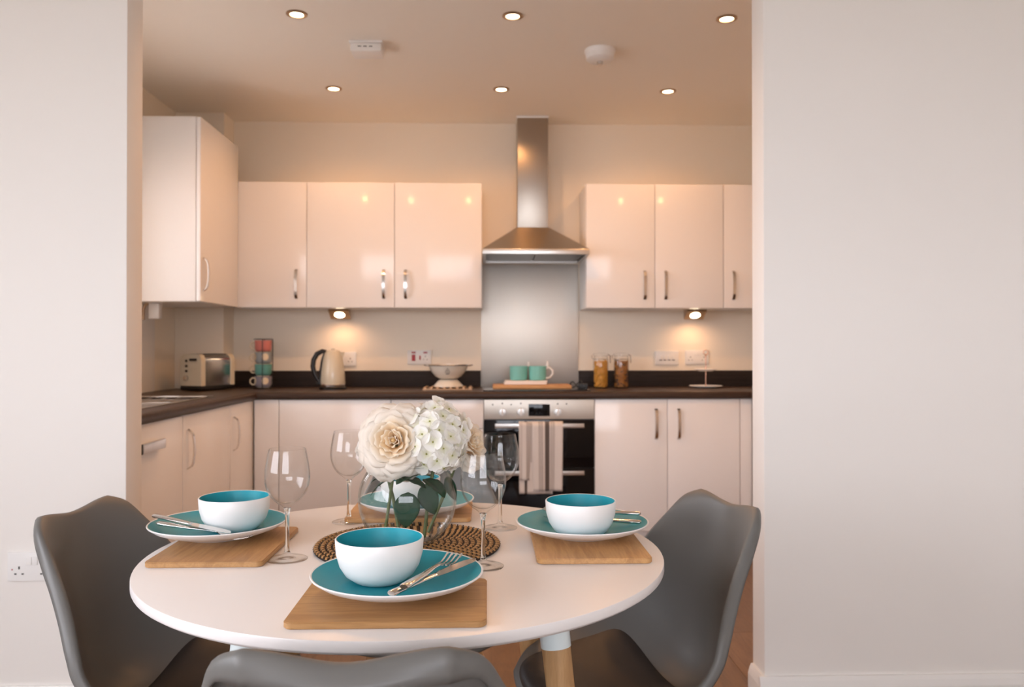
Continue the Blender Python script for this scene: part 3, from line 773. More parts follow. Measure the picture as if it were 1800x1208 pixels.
# trivet and colander
t = thing('slatted_trivet', 'slatted wooden trivet under the colander', 'trivet', (-.226, 4.625, CT))
for k in range(8): part('slat', MB().box(-.135 + k * .0365, -.121 + k * .0365, -.11, .11, .006, .014, bev=.002), 'bamboo', t, 30)
for y in (-.104, .104): part('rail', MB().box(-.14, .14, y - .006, y + .006, 0, .006, bev=.001), 'bamboo', t, 30)
t = thing('colander', 'cream enamel colander on a round foot', 'colander', (-.226, 4.635, CT + .0145))
part('foot', MB().lathe([(.086, 0), (.086, .004), (.062, .030), (.050, .040), (.048, .040), (.060, .026), (.082, 0)], 40, close=True), 'enamel_cream', t, 50)
bp = [(.0, .040), (.045, .042), (.075, .058), (.100, .088), (.114, .122), (.119, .122), (.119, .126)]
part('bowl', MB().lathe(bp + [(.112, .126), (.110, .122), (.097, .090), (.072, .061), (.043, .045), (0, .043)], 48), 'enamel_cream', t, 50)
part('rim', MB().lathe([(.1185, .121), (.122, .124), (.1185, .127)], 48, close=True), 'chrome', t, 50)
for s in (-1, 1): part('handle', MB().tube([(s * .115, -.03, .120), (s * .133, -.024, .123), (s * .139, 0, .124), (s * .133, .024, .123), (s * .115, .03, .120)], .004, 8), 'chrome', t, 60)
ho = MB()
for fl_ in range(4):
    a0 = -PI / 2 + fl_ * PI / 2
    for i, j in ((0, 0), (-1, 1), (1, 1), (0, 1.1), (-1.6, 0), (1.6, 0), (0, 2), (-1, -1), (1, -1), (0, -1.1)):
        zz = .085 + j * .010; aa = a0 + i * .07
        rr = .100 + (zz - .088) * .45 if zz < .09 else .100 + (zz - .088) * .41
        n = Vector((math.cos(aa) * .82, math.sin(aa) * .82, -.57)).normalized()
        T = Matrix.Translation((rr * math.cos(aa), rr * math.sin(aa), zz)) @ n.to_track_quat('Z', 'Y').to_matrix().to_4x4()
        ho.lathe([(.0028, -.002), (.0028, .0012)], 8, T=T)
o = part('perforations', ho, 'slot_dark', t, 0); o['kind'] = 'stuff'

# chopping board, cloth, teal mugs, cable
HBZ = WZ1 + .0066
t = tag(part('chopping_board', MB().box(-.222, .222, -.12, .12, 0, .020, bev=.005), 'chopping_wood', None, 30, (.252, 4.615, HBZ)), 'wooden chopping board lying across the hob', 'chopping board')
t = thing('folded_cloth', 'folded white cloth under the teal mugs', 'cloth', (.220, 4.640, HBZ + .0205))
part('fold', MB().box(-.125, .118, -.075, .075, 0, .012, bev=.0055), 'fabric_white', t, 40)
part('fold', MB().box(-.120, .122, -.072, .074, .0115, .022, bev=.005), 'fabric_white', t, 40)
MZ = HBZ + .0205 + .0225
for cx, lb, hx in ((.180, 'plain teal mug with its handle turned away on the folded cloth', 2.0), (.289, 'teal mug with white animal figures on rim and handle', -.2)):
    t = thing('teal_mug', lb, 'mug', (cx, 4.645, MZ), hx, 'teal mugs on the chopping board')
    part('cup', MB().lathe([(.044, 0), (.049, .004), (.0505, .012), (.0525, .082), (.0495, .082), (.047, .014), (.03, .008), (0, .008)], 36), 'ceramic_teal_mug', t, 50)
    part('handle', MB().tube([(.049, 0, .070), (.070, 0, .074), (.089, 0, .058), (.089, 0, .036), (.072, 0, .016), (.049, 0, .012)], [.006, .006, .0055, .005, .005, .006], 10), 'ceramic_white', t, 60)
    if hx < 0:
        for px, py, pz, s in ((.060, 0, .078, 1.), (-.050, -.012, .080, .8)):
            fg = part('figure', MB().lathe([(0, 0), (.008 * s, .003 * s), (.009 * s, .012 * s), (.005 * s, .020 * s), (.0065 * s, .026 * s), (.004 * s, .032 * s), (0, .034 * s)], 14, (px, py, pz)), 'ceramic_white', t, 60)
t = thing('power_cable', 'black coiled cable with plug on the hob beside the board', 'cable', (.515, 4.535, HBZ))
lp = [(-.01 + .032 * math.cos(a) * (1 + .15 * math.sin(3 * a)), .01 + .05 * math.sin(a), .022 + .018 * math.sin(a * 2 + .5)) for a in [i * 2 * PI / 24 for i in range(38)]]
part('cord', MB().tube(lp, .0032, 8), 'black_plastic', t, 60)
pg = MB()
for k in range(4): pg.box(-.005 + k * .014, .006 + k * .014, -.05, -.015, .001, .030, bev=.003)
pg.box(-.005, .048, -.045, -.02, .006, .026)
part('plug', pg, 'black_plastic', t, 30)

# pasta jars
def jar(x, lb, pm, seed):
    rnd = random.Random(seed)
    t = thing('pasta_jar', lb, 'jar', (x, 4.740, CT), 0, 'clip-top pasta jars')
    R, H = .045, .178
    part('glass', MB().lathe([(0, 0), (.040, 0), (R, .006), (R, H - .015), (.041, H), (.0405, H + .012), (.0385, H + .012), (.039, H), (R - .0025, H - .016), (R - .0025, .008), (.038, .0035), (0, .0035)], 40), 'clear_glass', t, 50)
    ps = MB(); core = MB()
    part('pasta_core', core.lathe([(0, .006), (R - .011, .006), (R - .011, H - .02), (0, H - .018)], 20), pm, t, 40)
    for k in range(170):
        a = rnd.random() * 2 * PI; z = .012 + rnd.random() * (H - .032); rr = R - .0085
        c = Vector((rr * math.cos(a), rr * math.sin(a), z))
        tang = Vector((-math.sin(a), math.cos(a), 0)); d = (tang * rnd.uniform(-1, 1) + Vector((0, 0, 1)) * rnd.uniform(-1, 1)).normalized()
        pts = [c + d * s * .010 for s in (-1, 0, 1)]
        for p in pts:
            q = math.hypot(p.x, p.y)
            if q > R - .0075: p.x *= (R - .0075) / q; p.y *= (R - .0075) / q
        ps.tube(pts, .0042, 6, mi=1 if (pm == 'pasta_mixed' and rnd.random() < .5) else 0)
    o = part('pasta', ps, [pm, 'pasta_dark'], t, 60); o['kind'] = 'stuff'
    part('lid', MB().lathe([(0, H + .013), (.044, H + .013), (.045, H + .020), (.042, H + .027), (.02, H + .029), (0, H + .029)], 36), 'clear_glass', t, 50)
    part('seal', MB().lathe([(.0405, H + .0105), (.0435, H + .0115), (.0405, H + .0128)], 36, close=True), 'enamel_cream', t, 50)
    part('clip', MB().tube([(.044, -.012, H + .020), (.056, -.010, H + .012), (.057, 0, H - .03), (.056, .010, H + .012), (.044, .012, H + .020)], .0018, 8).tube([(.0462 * math.cos(a), .0462 * math.sin(a), H - .008) for a in [i * PI / 14 for i in range(28)]], .0015, 6, closed=True).tube([(-.044, -.008, H + .02), (-.056, 0, H + .010), (-.047, 0, H - .008)], .0018, 6), 'chrome', t, 60)
jar(.672, 'clip-top glass jar of yellow pasta beside the hob', 'pasta_yellow', 3)
jar(.794, 'clip-top glass jar of dark mixed pasta, further from the hob', 'pasta_mixed', 5)

# two-tier cake stand
t = thing('cake_stand', 'two-tier white cake stand with thin rod on the worktop', 'cake stand', (1.300, 4.740, CT))
pp = lambda R, z: [(0, z), (R * .55, z), (R * .62, z + .002), (R, z + .010), (R, z + .013), (R * .6, z + .006), (0, z + .005)]
part('lower_plate', MB().lathe(pp(.098, 0), 40), 'ceramic_white', t, 50)
part('upper_plate', MB().lathe(pp(.068, .098), 40), 'ceramic_white', t, 50)
part('rod', MB().tube([(0, 0, .006), (0, 0, .185)], .0032, 10).lathe([(0, .185), (.006, .190), (.004, .196), (0, .198)], 12), 'copper', t, 60)
part('ring', MB().tube([(.014 * math.cos(a * PI / 10), 0, .210 + .014 * math.sin(a * PI / 10)) for a in range(20)], .0025, 8, closed=True), 'copper', t, 60)

# ------------------------------------------------------------------ dining table
TX, TY, TR, TZ = -.157, 1.595, .498, .745
tb = thing('dining_table', 'round white dining table with oak legs', 'table', (TX, TY, 0), math.radians(4))
part('tabletop', MB().lathe([(0, TZ - .022), (TR - .008, TZ - .022), (TR - .001, TZ - .017), (TR, TZ - .015), (TR, TZ - .0018), (TR - .0006, TZ - .0005), (TR - .002, TZ), (0, TZ)], 128), 'table_white', tb, 30)
for k in range(4):
    a = math.radians(45 + 90 * k); c, s = math.cos(a), math.sin(a)
    top = Vector((.350 * c, .350 * s, TZ - .0225)); bot = Vector((.452 * c, .452 * s, 0))
    d = bot - top
    lg = part('leg', MB().tube([top + d * .112, top + d * .3, top + d * .65, bot], [.0248, .0235, .020, .015], 24), 'oak_leg', tb, 60)
    part('sleeve', MB().tube([top, top + d * .116], [.0262, .0258], 24), 'leg_sleeve', lg, 60)
part('apron_ring', MB().lathe([(.10, TZ - .034), (.36, TZ - .034), (.36, TZ - .0225), (.10, TZ - .0225)], 48, close=True), 'table_white', tb, 30)

# ------------------------------------------------------------------ chairs
CC = [(.222, .424), (.200, .438), (.10, .428), (.0, .418), (-.085, .422), (-.150, .458), (-.186, .540), (-.208, .643), (-.226, .730), (-.236, .776), (-.241, .796)]
EE = [(.140, .205, .430), (.205, .155, .449), (.238, .065, .478), (.247, -.020, .512), (.243, -.064, .555), (.232, -.084, .598), (.211, -.109, .645), (.188, -.143, .700), (.168, -.178, .748), (.146, -.213, .793), (.112, -.235, .811)]
def shellP(u, v):
    C = cr(CC, v); Ed = cr(EE, v); a = abs(u); k = smoothstep(.72, 1, v); w = a ** 2.2 * (1 - k) + a * a * (3 - 2 * a) * k
    return Vector((Ed[0] * u, C[0] + (Ed[1] - C[0]) * w, C[1] + (Ed[2] - C[1]) * w))
def shellN(u, v):
    e = .004
    du = shellP(min(1, u + e), v) - shellP(max(-1, u - e), v); dv = shellP(u, min(1, v + e)) - shellP(u, max(0, v - e))
    n = dv.cross(du); n.normalize(); return n          # towards the sitter
def chair_proto():
    NU, NV = 33, 49
    mb = MB()
    V = [[shellP(-1 + 2 * i / (NU - 1), j / (NV - 1)) for i in range(NU)] for j in range(NV)]
    idx = lambda i, j: j * NU + i
    v = [p for r_ in V for p in r_]
    f = [(idx(i, j), idx(i + 1, j), idx(i + 1, j + 1), idx(i, j + 1)) for j in range(NV - 1) for i in range(NU - 1)]
    loop = [(i, 0) for i in range(NU)] + [(NU - 1, j) for j in range(1, NV)] + [(i, NV - 1) for i in range(NU - 2, -1, -1)] + [(0, j) for j in range(NV - 2, 0, -1)]
    K = len(loop)
    B0 = [idx(i, j) for i, j in loop]
    rings = [B0]
    nn = []; tt_ = []
    for k, (i, j) in enumerate(loop):
        u = -1 + 2 * i / (NU - 1); w = j / (NV - 1)
        n = shellN(u * .985, min(.99, max(.01, w)))
        tg = (v[B0[(k + 1) % K]] - v[B0[k - 1]]).normalized()
        t = n.cross(tg).normalized()
        nn.append(n); tt_.append(t)
    def sm(L):
        return [(L[k - 2] + L[k - 1] * 2 + L[k] * 3 + L[(k + 1) % K] * 2 + L[(k + 2) % K]).normalized() for k in range(K)]
    for _ in range(3): nn = sm(nn); tt_ = sm(tt_)
    for (a, b) in ((.0022, .0010), (.0038, .0035), (.0035, .0080), (.0, .0150), (-.006, .0225), (-.014, .0300)):
        ring = []
        for k, (i, j) in enumerate(loop):
            fl_w = .40 + .18 * smoothstep(.25, .6, j / (NV - 1)) + .42 * smoothstep(.88, 1, j / (NV - 1))   # flange grows towards the backrest
            ring.append(len(v)); v.append(v[B0[k]] + tt_[k] * a * fl_w - nn[k] * b * fl_w)
        prev = rings[-1]
        for k in range(K): f.append((prev[k], ring[k], ring[(k + 1) % K], prev[(k + 1) % K]))
        rings.append(ring)
    mb.add(v, f)
    shell = mb.mesh('shell', 'chair_plastic', 180, False)
    # pad
    def pad(uu, vv):
        a, b = uu * 2 - 1, vv * 2 - 1
        q = (abs(a) ** 5 + abs(b) ** 5) ** .2
        if q > 1e-6:
            m = max(abs(a), abs(b)); k = m / q; a, b = a * k, b * k
        else: m = 0
        u = a * .80; w = .235 + b * .185
        h = .024 * (1 - m ** 7) + .0005
        return shellP(u, w) + shellN(u, w) * h
    padm = MB().grid(pad, 29, 29).mesh('seat_pad', 'seat_leather', 180, False)
    leg = {}
    for sx in (-1, 1):
        for sy in (-1, 1):
            leg[(sx, sy)] = MB().tube([(sx * .105, sy * .09 + .01, .408), (sx * .16, sy * .14 + .01, .22), (sx * .215, sy * .19 + .01, 0)], [.019, .017, .012], 16).mesh('leg', 'oak_leg', 60)
    mount = MB().box(-.125, .125, -.10, .12, .393, .407, bev=.004).mesh('seat_mount', 'black_plastic', 30)
    return shell, padm, leg, mount
CH = chair_proto()
GC = 'grey shell chairs round the table'
def chair(x, y, rz, label):
    t = thing('dining_chair', label, 'chair', (x, y, 0), rz, GC)
    o = link('shell', CH[0], t); s = o.modifiers.new('thick', 'SOLIDIFY'); s.thickness = .0045; s.offset = -1
    link('seat_pad', CH[1], t)['label'] = 'dark brown padded seat'
    link('seat_mount', CH[3], t)
    for k in CH[2]: link('leg', CH[2][k], t)
    return t
# local +y is the way the chair faces
chair(-.623, 1.678, math.radians(-96), 'grey moulded chair left of the table, by the wall socket')
chair(.295, 1.690, math.radians(90 + 14), 'grey moulded chair right of the table, by the white wall')
chair(-.155, 1.120, 0, 'grey moulded chair nearest the camera, only its back top showing')
chair(-.165, 2.105, math.radians(180), 'grey moulded chair pushed in behind the flower vase')

# ------------------------------------------------------------------ place settings
def rounded_rect(w, h, r, n=6):
    p = []
    for cx, cy, a0 in ((w / 2 - r, h / 2 - r, 0), (-w / 2 + r, h / 2 - r, 90), (-w / 2 + r, -h / 2 + r, 180), (w / 2 - r, -h / 2 + r, 270)):
        for i in range(n + 1):
            a = math.radians(a0 + 90 * i / n); p.append((cx + r * math.cos(a), cy + r * math.sin(a)))
    return p
bm_ = bmesh.new()
vs = [bm_.verts.new((x, y, 0)) for x, y in rounded_rect(.290, .215, .014)]
fc = bm_.faces.new(vs); ex = bmesh.ops.extrude_face_region(bm_, geom=[fc])
bmesh.ops.translate(bm_, verts=[e for e in ex['geom'] if isinstance(e, bmesh.types.BMVert)], vec=(0, 0, .010))
bmesh.ops.bevel(bm_, geom=[e for e in bm_.edges if abs(e.verts[0].co.z - e.verts[1].co.z) < 1e-6], offset=.0015, segments=2, affect='EDGES')
MATM = MB().bm(bm_).mesh('placemat', 'oak_board', 40)
PLo = MB().lathe([(0, .004), (.055, .004), (.060, .0), (.066, .0), (.070, .004), (.100, .010), (.124, .019), (.1365, .0275), (.1378, .0295), (.1368, .0310), (.1345, .0302)], 96, cap=False).mesh('plate_body', 'ceramic_white', 60)
PLi = MB().lathe([(.1345, .0302), (.121, .0222), (.098, .0132), (.070, .0085), (.04, .0080), (0, .0080)], 96, cap=False).mesh('plate_glaze', 'ceramic_teal', 60)
BH = .071
BOo = MB().lathe([(0, .003), (.030, .003), (.031, .0), (.036, .0), (.042, .003), (.055, .0125), (.0645, .0275), (.0700, .047), (.0716, BH - .001), (.0705, BH + .0005), (.0688, BH)], 96, cap=False).mesh('bowl_body', 'ceramic_white', 60)
BOi = MB().lathe([(.0688, BH), (.0668, .047), (.0612, .0290), (.052, .0155), (.038, .0075), (.0, .0055)], 96, cap=False).mesh('bowl_glaze', 'ceramic_teal', 60)

def knife_mesh():
    blade = MB(); L = .222
    # along +x from handle end (0) to tip (L)
    top = [(.105, .006), (.13, .0085), (.17, .0095), (.20, .0085), (.215, .005), (L, -.002)]
    bot = [(.105, -.006), (.13, -.0085), (.17, -.0095), (.20, -.0088), (.215, -.006), (L, -.002)]
    v = []; f = []
    for (x, y1), (_, y0) in zip(top, bot):
        v += [(x, y0, .003), (x, y1, .003), (x, y1, .0048), (x, y0, .0036)]
    for i in range(len(top) - 1):
        for k in range(4): f.append((i * 4 + k, i * 4 + (k + 1) % 4, (i + 1) * 4 + (k + 1) % 4, (i + 1) * 4 + k))
    f.append((0, 1, 2, 3))
    blade.add(v, f)
    hd_ = MB().tube([(0, 0, .0042), (.003, 0, .0042), (.02, 0, .0042), (.06, 0, .0042), (.095, 0, .0042), (.108, 0, .0042)], [.0055, .0070, .0072, .0062, .0052, .0048], 14, sx=.58, sy=1.15, up=(0, 0, 1))
    return blade.mesh('blade', 'cutlery_steel', 40), hd_.mesh('handle', 'cutlery_steel', 60)
def fork_mesh():
    hp = [(0, 0, .0042), (.004, 0, .0042), (.03, 0, .0042), (.07, 0, .0045), (.105, 0, .006), (.125, 0, .0055)]
    hd_ = MB().tube(hp, [.005, .0068, .0066, .0050, .0036, .0036], 14, sx=.55, sy=1.15, up=(0, 0, 1))
    head = MB()
    zc = lambda x: .0055 - .006 * math.sin(max(0, min(1, (x - .125) / .07)) * PI * .8) + (.006 * max(0, (x - .165) / .03))
    def body(u, v):
        x = .122 + .030 * u; w = .0035 + .0085 * smoothstep(0, .8, u); return (x, (v - .5) * 2 * w, zc(x) + .0012)
    head.grid(body, 9, 9)
    def body2(u, v): p = body(u, v); return (p[0], p[1], p[2] - .0018)
    head.grid(body2, 9, 9)
    for k in range(4):
        y = -.0102 + k * .0068
        head.strip([(.150 + .0065 * i, y * (1 + .02 * i), zc(.150 + .0065 * i) + .0003) for i in range(8)], (0, 0, 1), .0030, .0018)
    return head.mesh('tines', 'cutlery_steel', 40), hd_.mesh('handle', 'cutlery_steel', 60)
KM, FM = knife_mesh(), fork_mesh()
def lay(kind, p, q, label, roll=0.):
    """lay cutlery from handle end p to tip q (world points)"""
    p, q = Vector(p), Vector(q); d = (q - p).normalized()
    t = bpy.data.objects.new(kind, None); COL.objects.link(t); t.empty_display_size = .03
    up = Vector((0, 0, 1)); s = up.cross(d).normalized(); n = d.cross(s)
    t.matrix_world = Matrix.Translation(p) @ Matrix((d, s, n)).transposed().to_4x4() @ Matrix.Rotation(roll, 4, 'X')
    tag(t, label, kind.split('_')[-1], 'steel ' + kind.split('_')[-1] + 's on the plates')
    ms = KM if kind.endswith('knife') else FM
    link('blade' if kind.endswith('knife') else 'tines', ms[0], t); link('handle', ms[1], t)
    if kind.endswith('fork'): t.scale = (1.08, 1.08, 1.08)
MZ0 = TZ + .0004
def setting(mx, my, px, py, bx_, by_, where, mrot=0.):
    o = link('placemat', MATM, None, (mx, my, MZ0), (0, 0, mrot)); tag(o, 'oak board placemat ' + where[0], 'placemat', 'oak placemats')
    t = thing('dinner_plate', 'teal dinner plate with white rim ' + where[1], 'plate', (px, py, MZ0 + .0104), 0, 'teal dinner plates')
    link('body', PLo, t); link('glaze', PLi, t)['label'] = 'teal glazed upper face'
    t = thing('cereal_bowl', 'white bowl with teal inside ' + where[2], 'bowl', (bx_, by_, MZ0 + .0104 + .0084), 0, 'white and teal bowls')
    link('body', BOo, t); link('glaze', BOi, t)['label'] = 'teal glazed inside'
setting(-.146, 1.251, -.1445, 1.297, -.176, 1.316, ('at the near edge of the table', 'nearest the camera', 'nearest the camera'))
setting(-.517, 1.617, -.557, 1.682, -.527, 1.690, ('before the left chair', 'before the left chair', 'before the left chair'), PI / 2)
setting(.199, 1.620, .197, 1.668, .189, 1.625, ('before the right chair', 'before the right chair', 'before the right chair'), PI / 2)
setting(-.183, 1.945, -.170, 1.925, -.185, 1.930, ('behind the glass vase', 'behind the glass vase', 'seen through the glass vase'), 0)
PR = MZ0 + .0104 + .0312          # plate rim height
lay('dinner_knife', (-.139, 1.160, PR - .0005), (-.023, 1.345, PR - .0005), 'knife lying diagonally on the plate nearest the camera')
lay('dinner_fork', (-.121, 1.163, PR + .0075), (-.060, 1.350, PR + .0005), 'fork beside the knife on the plate nearest the camera')
lay('dinner_knife', (-.690, 1.684, PR + .006), (-.492, 1.572, PR - .006), 'knife resting on the rim of the plate before the left chair')
lay('dinner_fork', (-.668, 1.648, PR - .002), (-.478, 1.600, PR - .020), 'fork under the knife on the plate before the left chair')
lay('dinner_knife', (.312, 1.628, PR - .002), (.125, 1.738, PR - .012), 'knife behind the bowl on the plate before the right chair, lower of two')
lay('dinner_fork', (.324, 1.692, PR + .002), (.125, 1.758, PR - .003), 'fork at the far side of the plate before the right chair')

# wine glasses
def glass_mesh():
    o = [(0, 0), (.0375, 0), (.038, .0012), (.034, .0028), (.018, .0062), (.008, .0105), (.0048, .018), (.0040, .035), (.0038, .06), (.0042, .085), (.0062, .0955), (.012, .1025), (.024, .1115), (.0345, .1245), (.0405, .141), (.0420, .155), (.0410, .172), (.0375, .192), (.0345, .2075)]
    i = [(.0338, .2082), (.0332, .2075), (.0362, .192), (.0397, .172), (.0407, .155), (.0392, .1415), (.0330, .1258), (.0225, .1132), (.010, .1065), (0, .1052)]
    # refine
    def ref(p): 
        n = len(p) * 3; return [cr(p, k / n) for k in range(n + 1)]
    prof = [(max(0, a), b) for a, b in ref(o[2:])]
    prof = o[:2] + prof + [(max(0, a), b) for a, b in ref(i)]
    prof[-1] = (0, .1052)
    return prof
GP = glass_mesh()
def split_profile(prof):
    # foot, stem and bowl of one closed glass surface share the boundary rings
    return prof
def part_profile(lo, hi):
    return [p for p in GP[:CUT] if lo <= p[1] <= hi]
CUT = next(i for i, p in enumerate(GP) if p[1] > .2078) + 1
FOOT = MB().lathe([(.0001, .0003)] + part_profile(0, .0125), 64, cap=False).mesh('foot', 'clear_glass', 180)
STEM = MB().lathe([(0, part_profile(.0118, 1)[0][1])] + part_profile(.0118, .0985) + [(0, part_profile(.0118, .0985)[-1][1])], 32).mesh('stem', 'stem_glass', 180)
BOWL = MB().lathe(part_profile(.0975, 1) + GP[CUT:], 64, cap=False).mesh('bowl', 'clear_glass', 180)
for x, y, lb in ((-.378, 1.527, 'empty wine glass between the left bowl and woven mat'), (-.318, 1.852, 'empty wine glass behind and left of the flowers'),
                 (-.008, 1.466, 'empty wine glass by the plate nearest the camera, overlapping the vase'), (.028, 1.778, 'empty wine glass in front of the oven, behind the nearer glass')):
    t = thing('wine_glass', lb, 'wine glass', (x, y, TZ + .0004), 0, 'wine glasses on the table')
    link('foot', FOOT, t); link('stem', STEM, t); link('bowl', BOWL, t)

# woven mat
SG = (-.160, 1.622)
t = thing('woven_mat', 'round coiled seagrass mat under the vase', 'mat', (*SG, TZ + .0004))
part('backing', MB().lathe([(0, 0), (.184, 0), (.186, .003), (.183, .0055), (0, .0055)], 72), 'reed_dark', t, 40)
NR = 15; RW_ = .1865 / NR; st = MB()
for k in range(NR):
    rc = RW_ * (k + .5); n = max(5, int(2 * PI * rc / .0150))
    mb = MB()
    for q in range(n):
        a = 2 * PI * (q + .35 * (k % 3)) / n; sk_ = .35
        hl = PI * rc / n * .70 / rc
        v = []; rows = [(-1, .0), (-.50, 1), (.50, 1), (1, .0)]
        for (s, hgt) in rows:
            for rr, hh in ((-.42, 0), (-.22, 1), (.22, 1), (.42, 0)):
                aa = a + s * hl + rr * 1.5 * hl
                R = rc + rr * RW_ * (1 if hgt else .55)
                v.append((R * math.cos(aa), R * math.sin(aa), .0048 + .0034 * (hh if hgt else 0)))
        f = [(i * 4 + j, i * 4 + j + 1, (i + 1) * 4 + j + 1, (i + 1) * 4 + j) for i in range(3) for j in range(3)]
        mb.add(v, f)
    part('coil', mb, 'reed_tan', t, 60)
    for q in range(n):
        a = 2 * PI * (q + .5 + .35 * (k % 3)) / n; hw_ = .0019 / rc
        v = []
        for s in (-1, 1):
            for rr, hh in ((-.52, 0), (-.25, 1), (.25, 1), (.52, 0)):
                aa = a + s * hw_ + rr * 1.5 * PI / n * .70
                v.append(((rc + rr * RW_) * math.cos(aa), (rc + rr * RW_) * math.sin(aa), .0052 + .0034 * hh))
        st.add(v, [(j, j + 1, 4 + j + 1, 4 + j) for j in range(3)])
o = part('stitching', st, 'reed_dark', t, 60); o['kind'] = 'stuff'

# vase with flowers
VX, VY, VZ = -.161, 1.622, TZ + .0108
Rv = .0985; vc = .084
def vase_profile(th=.0026):
    o = []; a0 = math.degrees(math.asin(-.080 / Rv)); a1 = math.degrees(math.asin(.070 / Rv))
    N_ = 40
    for k in range(N_ + 1):
        a = math.radians(a0 + (a1 - a0) * k / N_); o.append((Rv * math.cos(a), vc + Rv * math.sin(a)))
    i = []
    ri = Rv - th
    b0 = math.degrees(math.asin(-.076 / ri))
    for k in range(N_ + 1):
        a = math.radians(a1 + (b0 - a1) * k / N_); i.append((ri * math.cos(a), vc + ri * math.sin(a)))
    return [(0, .0015), (o[0][0] * .8, .0015)] + [(o[0][0] * .95, .0)] + o + [(o[-1][0] - .0008, o[-1][1] + .0016)] + i + [(0, i[-1][1])]
tag(link('glass_vase', MB().lathe(vase_profile(), 80).mesh('glass_vase', 'vase_glass', 180), None, (VX, VY, VZ)), 'round clear glass fishbowl vase on the woven mat', 'vase')

def set_tint(me, vals):
    at = me.attributes.new('tint', 'FLOAT', 'POINT')
    for i, x_ in enumerate(vals): at.data[i].value = x_
def petal_mesh(r0, r1, H, W, flare, curl, seed, nu=11, nv=11, tint0=0.):
    """petal standing on the rose axis (z), centred on angle 0"""
    rnd = random.Random(seed); ph = rnd.random() * 6; ph2 = rnd.random() * 6
    mb = MB(); tv = []
    def fn(u, v):
        t_ = u * 2 - 1; s = v
        wid = W * (.45 + .55 * math.sin(min(1, s * 1.25) * PI / 2)) * math.sqrt(max(.0, 1 - max(0, (s - .55) / .45) ** 2.2 * .80))
        a = t_ * wid
        rr = r0 + (r1 - r0) * (s ** 1.3) + flare * s ** 5
        z = H * s - curl * s ** 6 - .10 * H * t_ * t_ * s
        rr += .0018 * math.sin(t_ * 5 + ph) * s * s
        z += .0022 * math.sin(t_ * 4 + ph2) * s * s
        tv.append(min(1, tint0 + s * .9 + .1))
        return (rr * math.cos(a), rr * math.sin(a), z)
    mb.grid(fn, nu, nv)
    me = mb.mesh('petal', 'rose_petal', 180, False); set_tint(me, tv)
    return me
def leaf_mesh(L, W, bend=.2, fold=.25):
    mb = MB()
    def fn(u, v):
        t_ = u * 2 - 1; w = W * .5 * (math.sin(PI * min(1, v ** .8)) ** .75) + .0004
        return (L * v, t_ * w, -bend * L * v * v + fold * abs(t_) * w + .0008 * math.sin(v * 25) * abs(t_))
    mb.grid(fn, 9, 15)
    return mb.mesh('leaf', 'leaf_green', 180, False)
LEAF = leaf_mesh(.062, .040); LEAF2 = leaf_mesh(.050, .022, .35); LEAFB = leaf_mesh(.068, .050, .10, .12)
def aim(d, spin=0.):
    return Vector(d).normalized().to_track_quat('Z', 'Y').to_matrix().to_4x4() @ Matrix.Rotation(spin, 4, 'Z')
def place(o, M4):
    loc, q, s = M4.decompose(); o.location = loc; o.rotation_mode = 'QUATERNION'; o.rotation_quaternion = q
def add_solid(o, th=.0007):
    s = o.modifiers.new('thick', 'SOLIDIFY'); s.thickness = th; s.offset = 0
def rose(center, axis, R, label, stem_to, seed=1):
    t = thing('cream_rose', label, 'flower', (VX, VY, VZ), 0, 'cream roses in the vase')
    c = Vector(center) - Vector((VX, VY, VZ)); A = aim(axis, .4)
    head = Matrix.Translation(c) @ A
    rnd = random.Random(seed)
    layers = [(3, .03, .10, .64, 1.6, .00, .02, -.1), (3, .07, .19, .66, 1.35, .01, .02, -.25), (4, .12, .29, .66, 1.10, .02, .03, -.25), (5, .18, .42, .63, .95, .05, .05, -.2), (5, .24, .56, .58, .95, .09, .08, -.05), (6, .30, .70, .50, .86, .13, .12, .15), (7, .34, .82, .38, .76, .16, .16, .4), (8, .34, .92, .20, .68, .16, .18, .6)]
    for li, (n, r0, r1, H, W, fl_, cu, ti) in enumerate(layers):
        ms = [petal_mesh(r0 * R, r1 * R, H * R, W, fl_ * R, cu * R, seed * 50 + li * 7 + m, tint0=ti) for m in range(2)]
        for k in range(n):
            o = link('petal', ms[k % 2], t)
            place(o, head @ Matrix.Rotation(2 * PI * (k + rnd.uniform(-.15, .15)) / n + li * .9, 4, 'Z') @ Matrix.Rotation(rnd.uniform(-.06, .06), 4, 'Y'))
            add_solid(o)
    part('heart', MB().lathe([(.05 * R, 0), (.07 * R, .3 * R), (.05 * R, .48 * R), (.02 * R, .52 * R), (0, .52 * R)], 14), 'rose_petal', t, 60)
    hb_ = [o for o in t.children if o.name.startswith('heart')][0]; place(hb_, head)
    b = c - Vector(axis).normalized() * .004
    part('stem', MB().tube([b, b + (Vector(stem_to) - b) * .35 + Vector((0, 0, -.01)), Vector(stem_to)], .0032, 8), 'stem_green', t, 60)
    return t
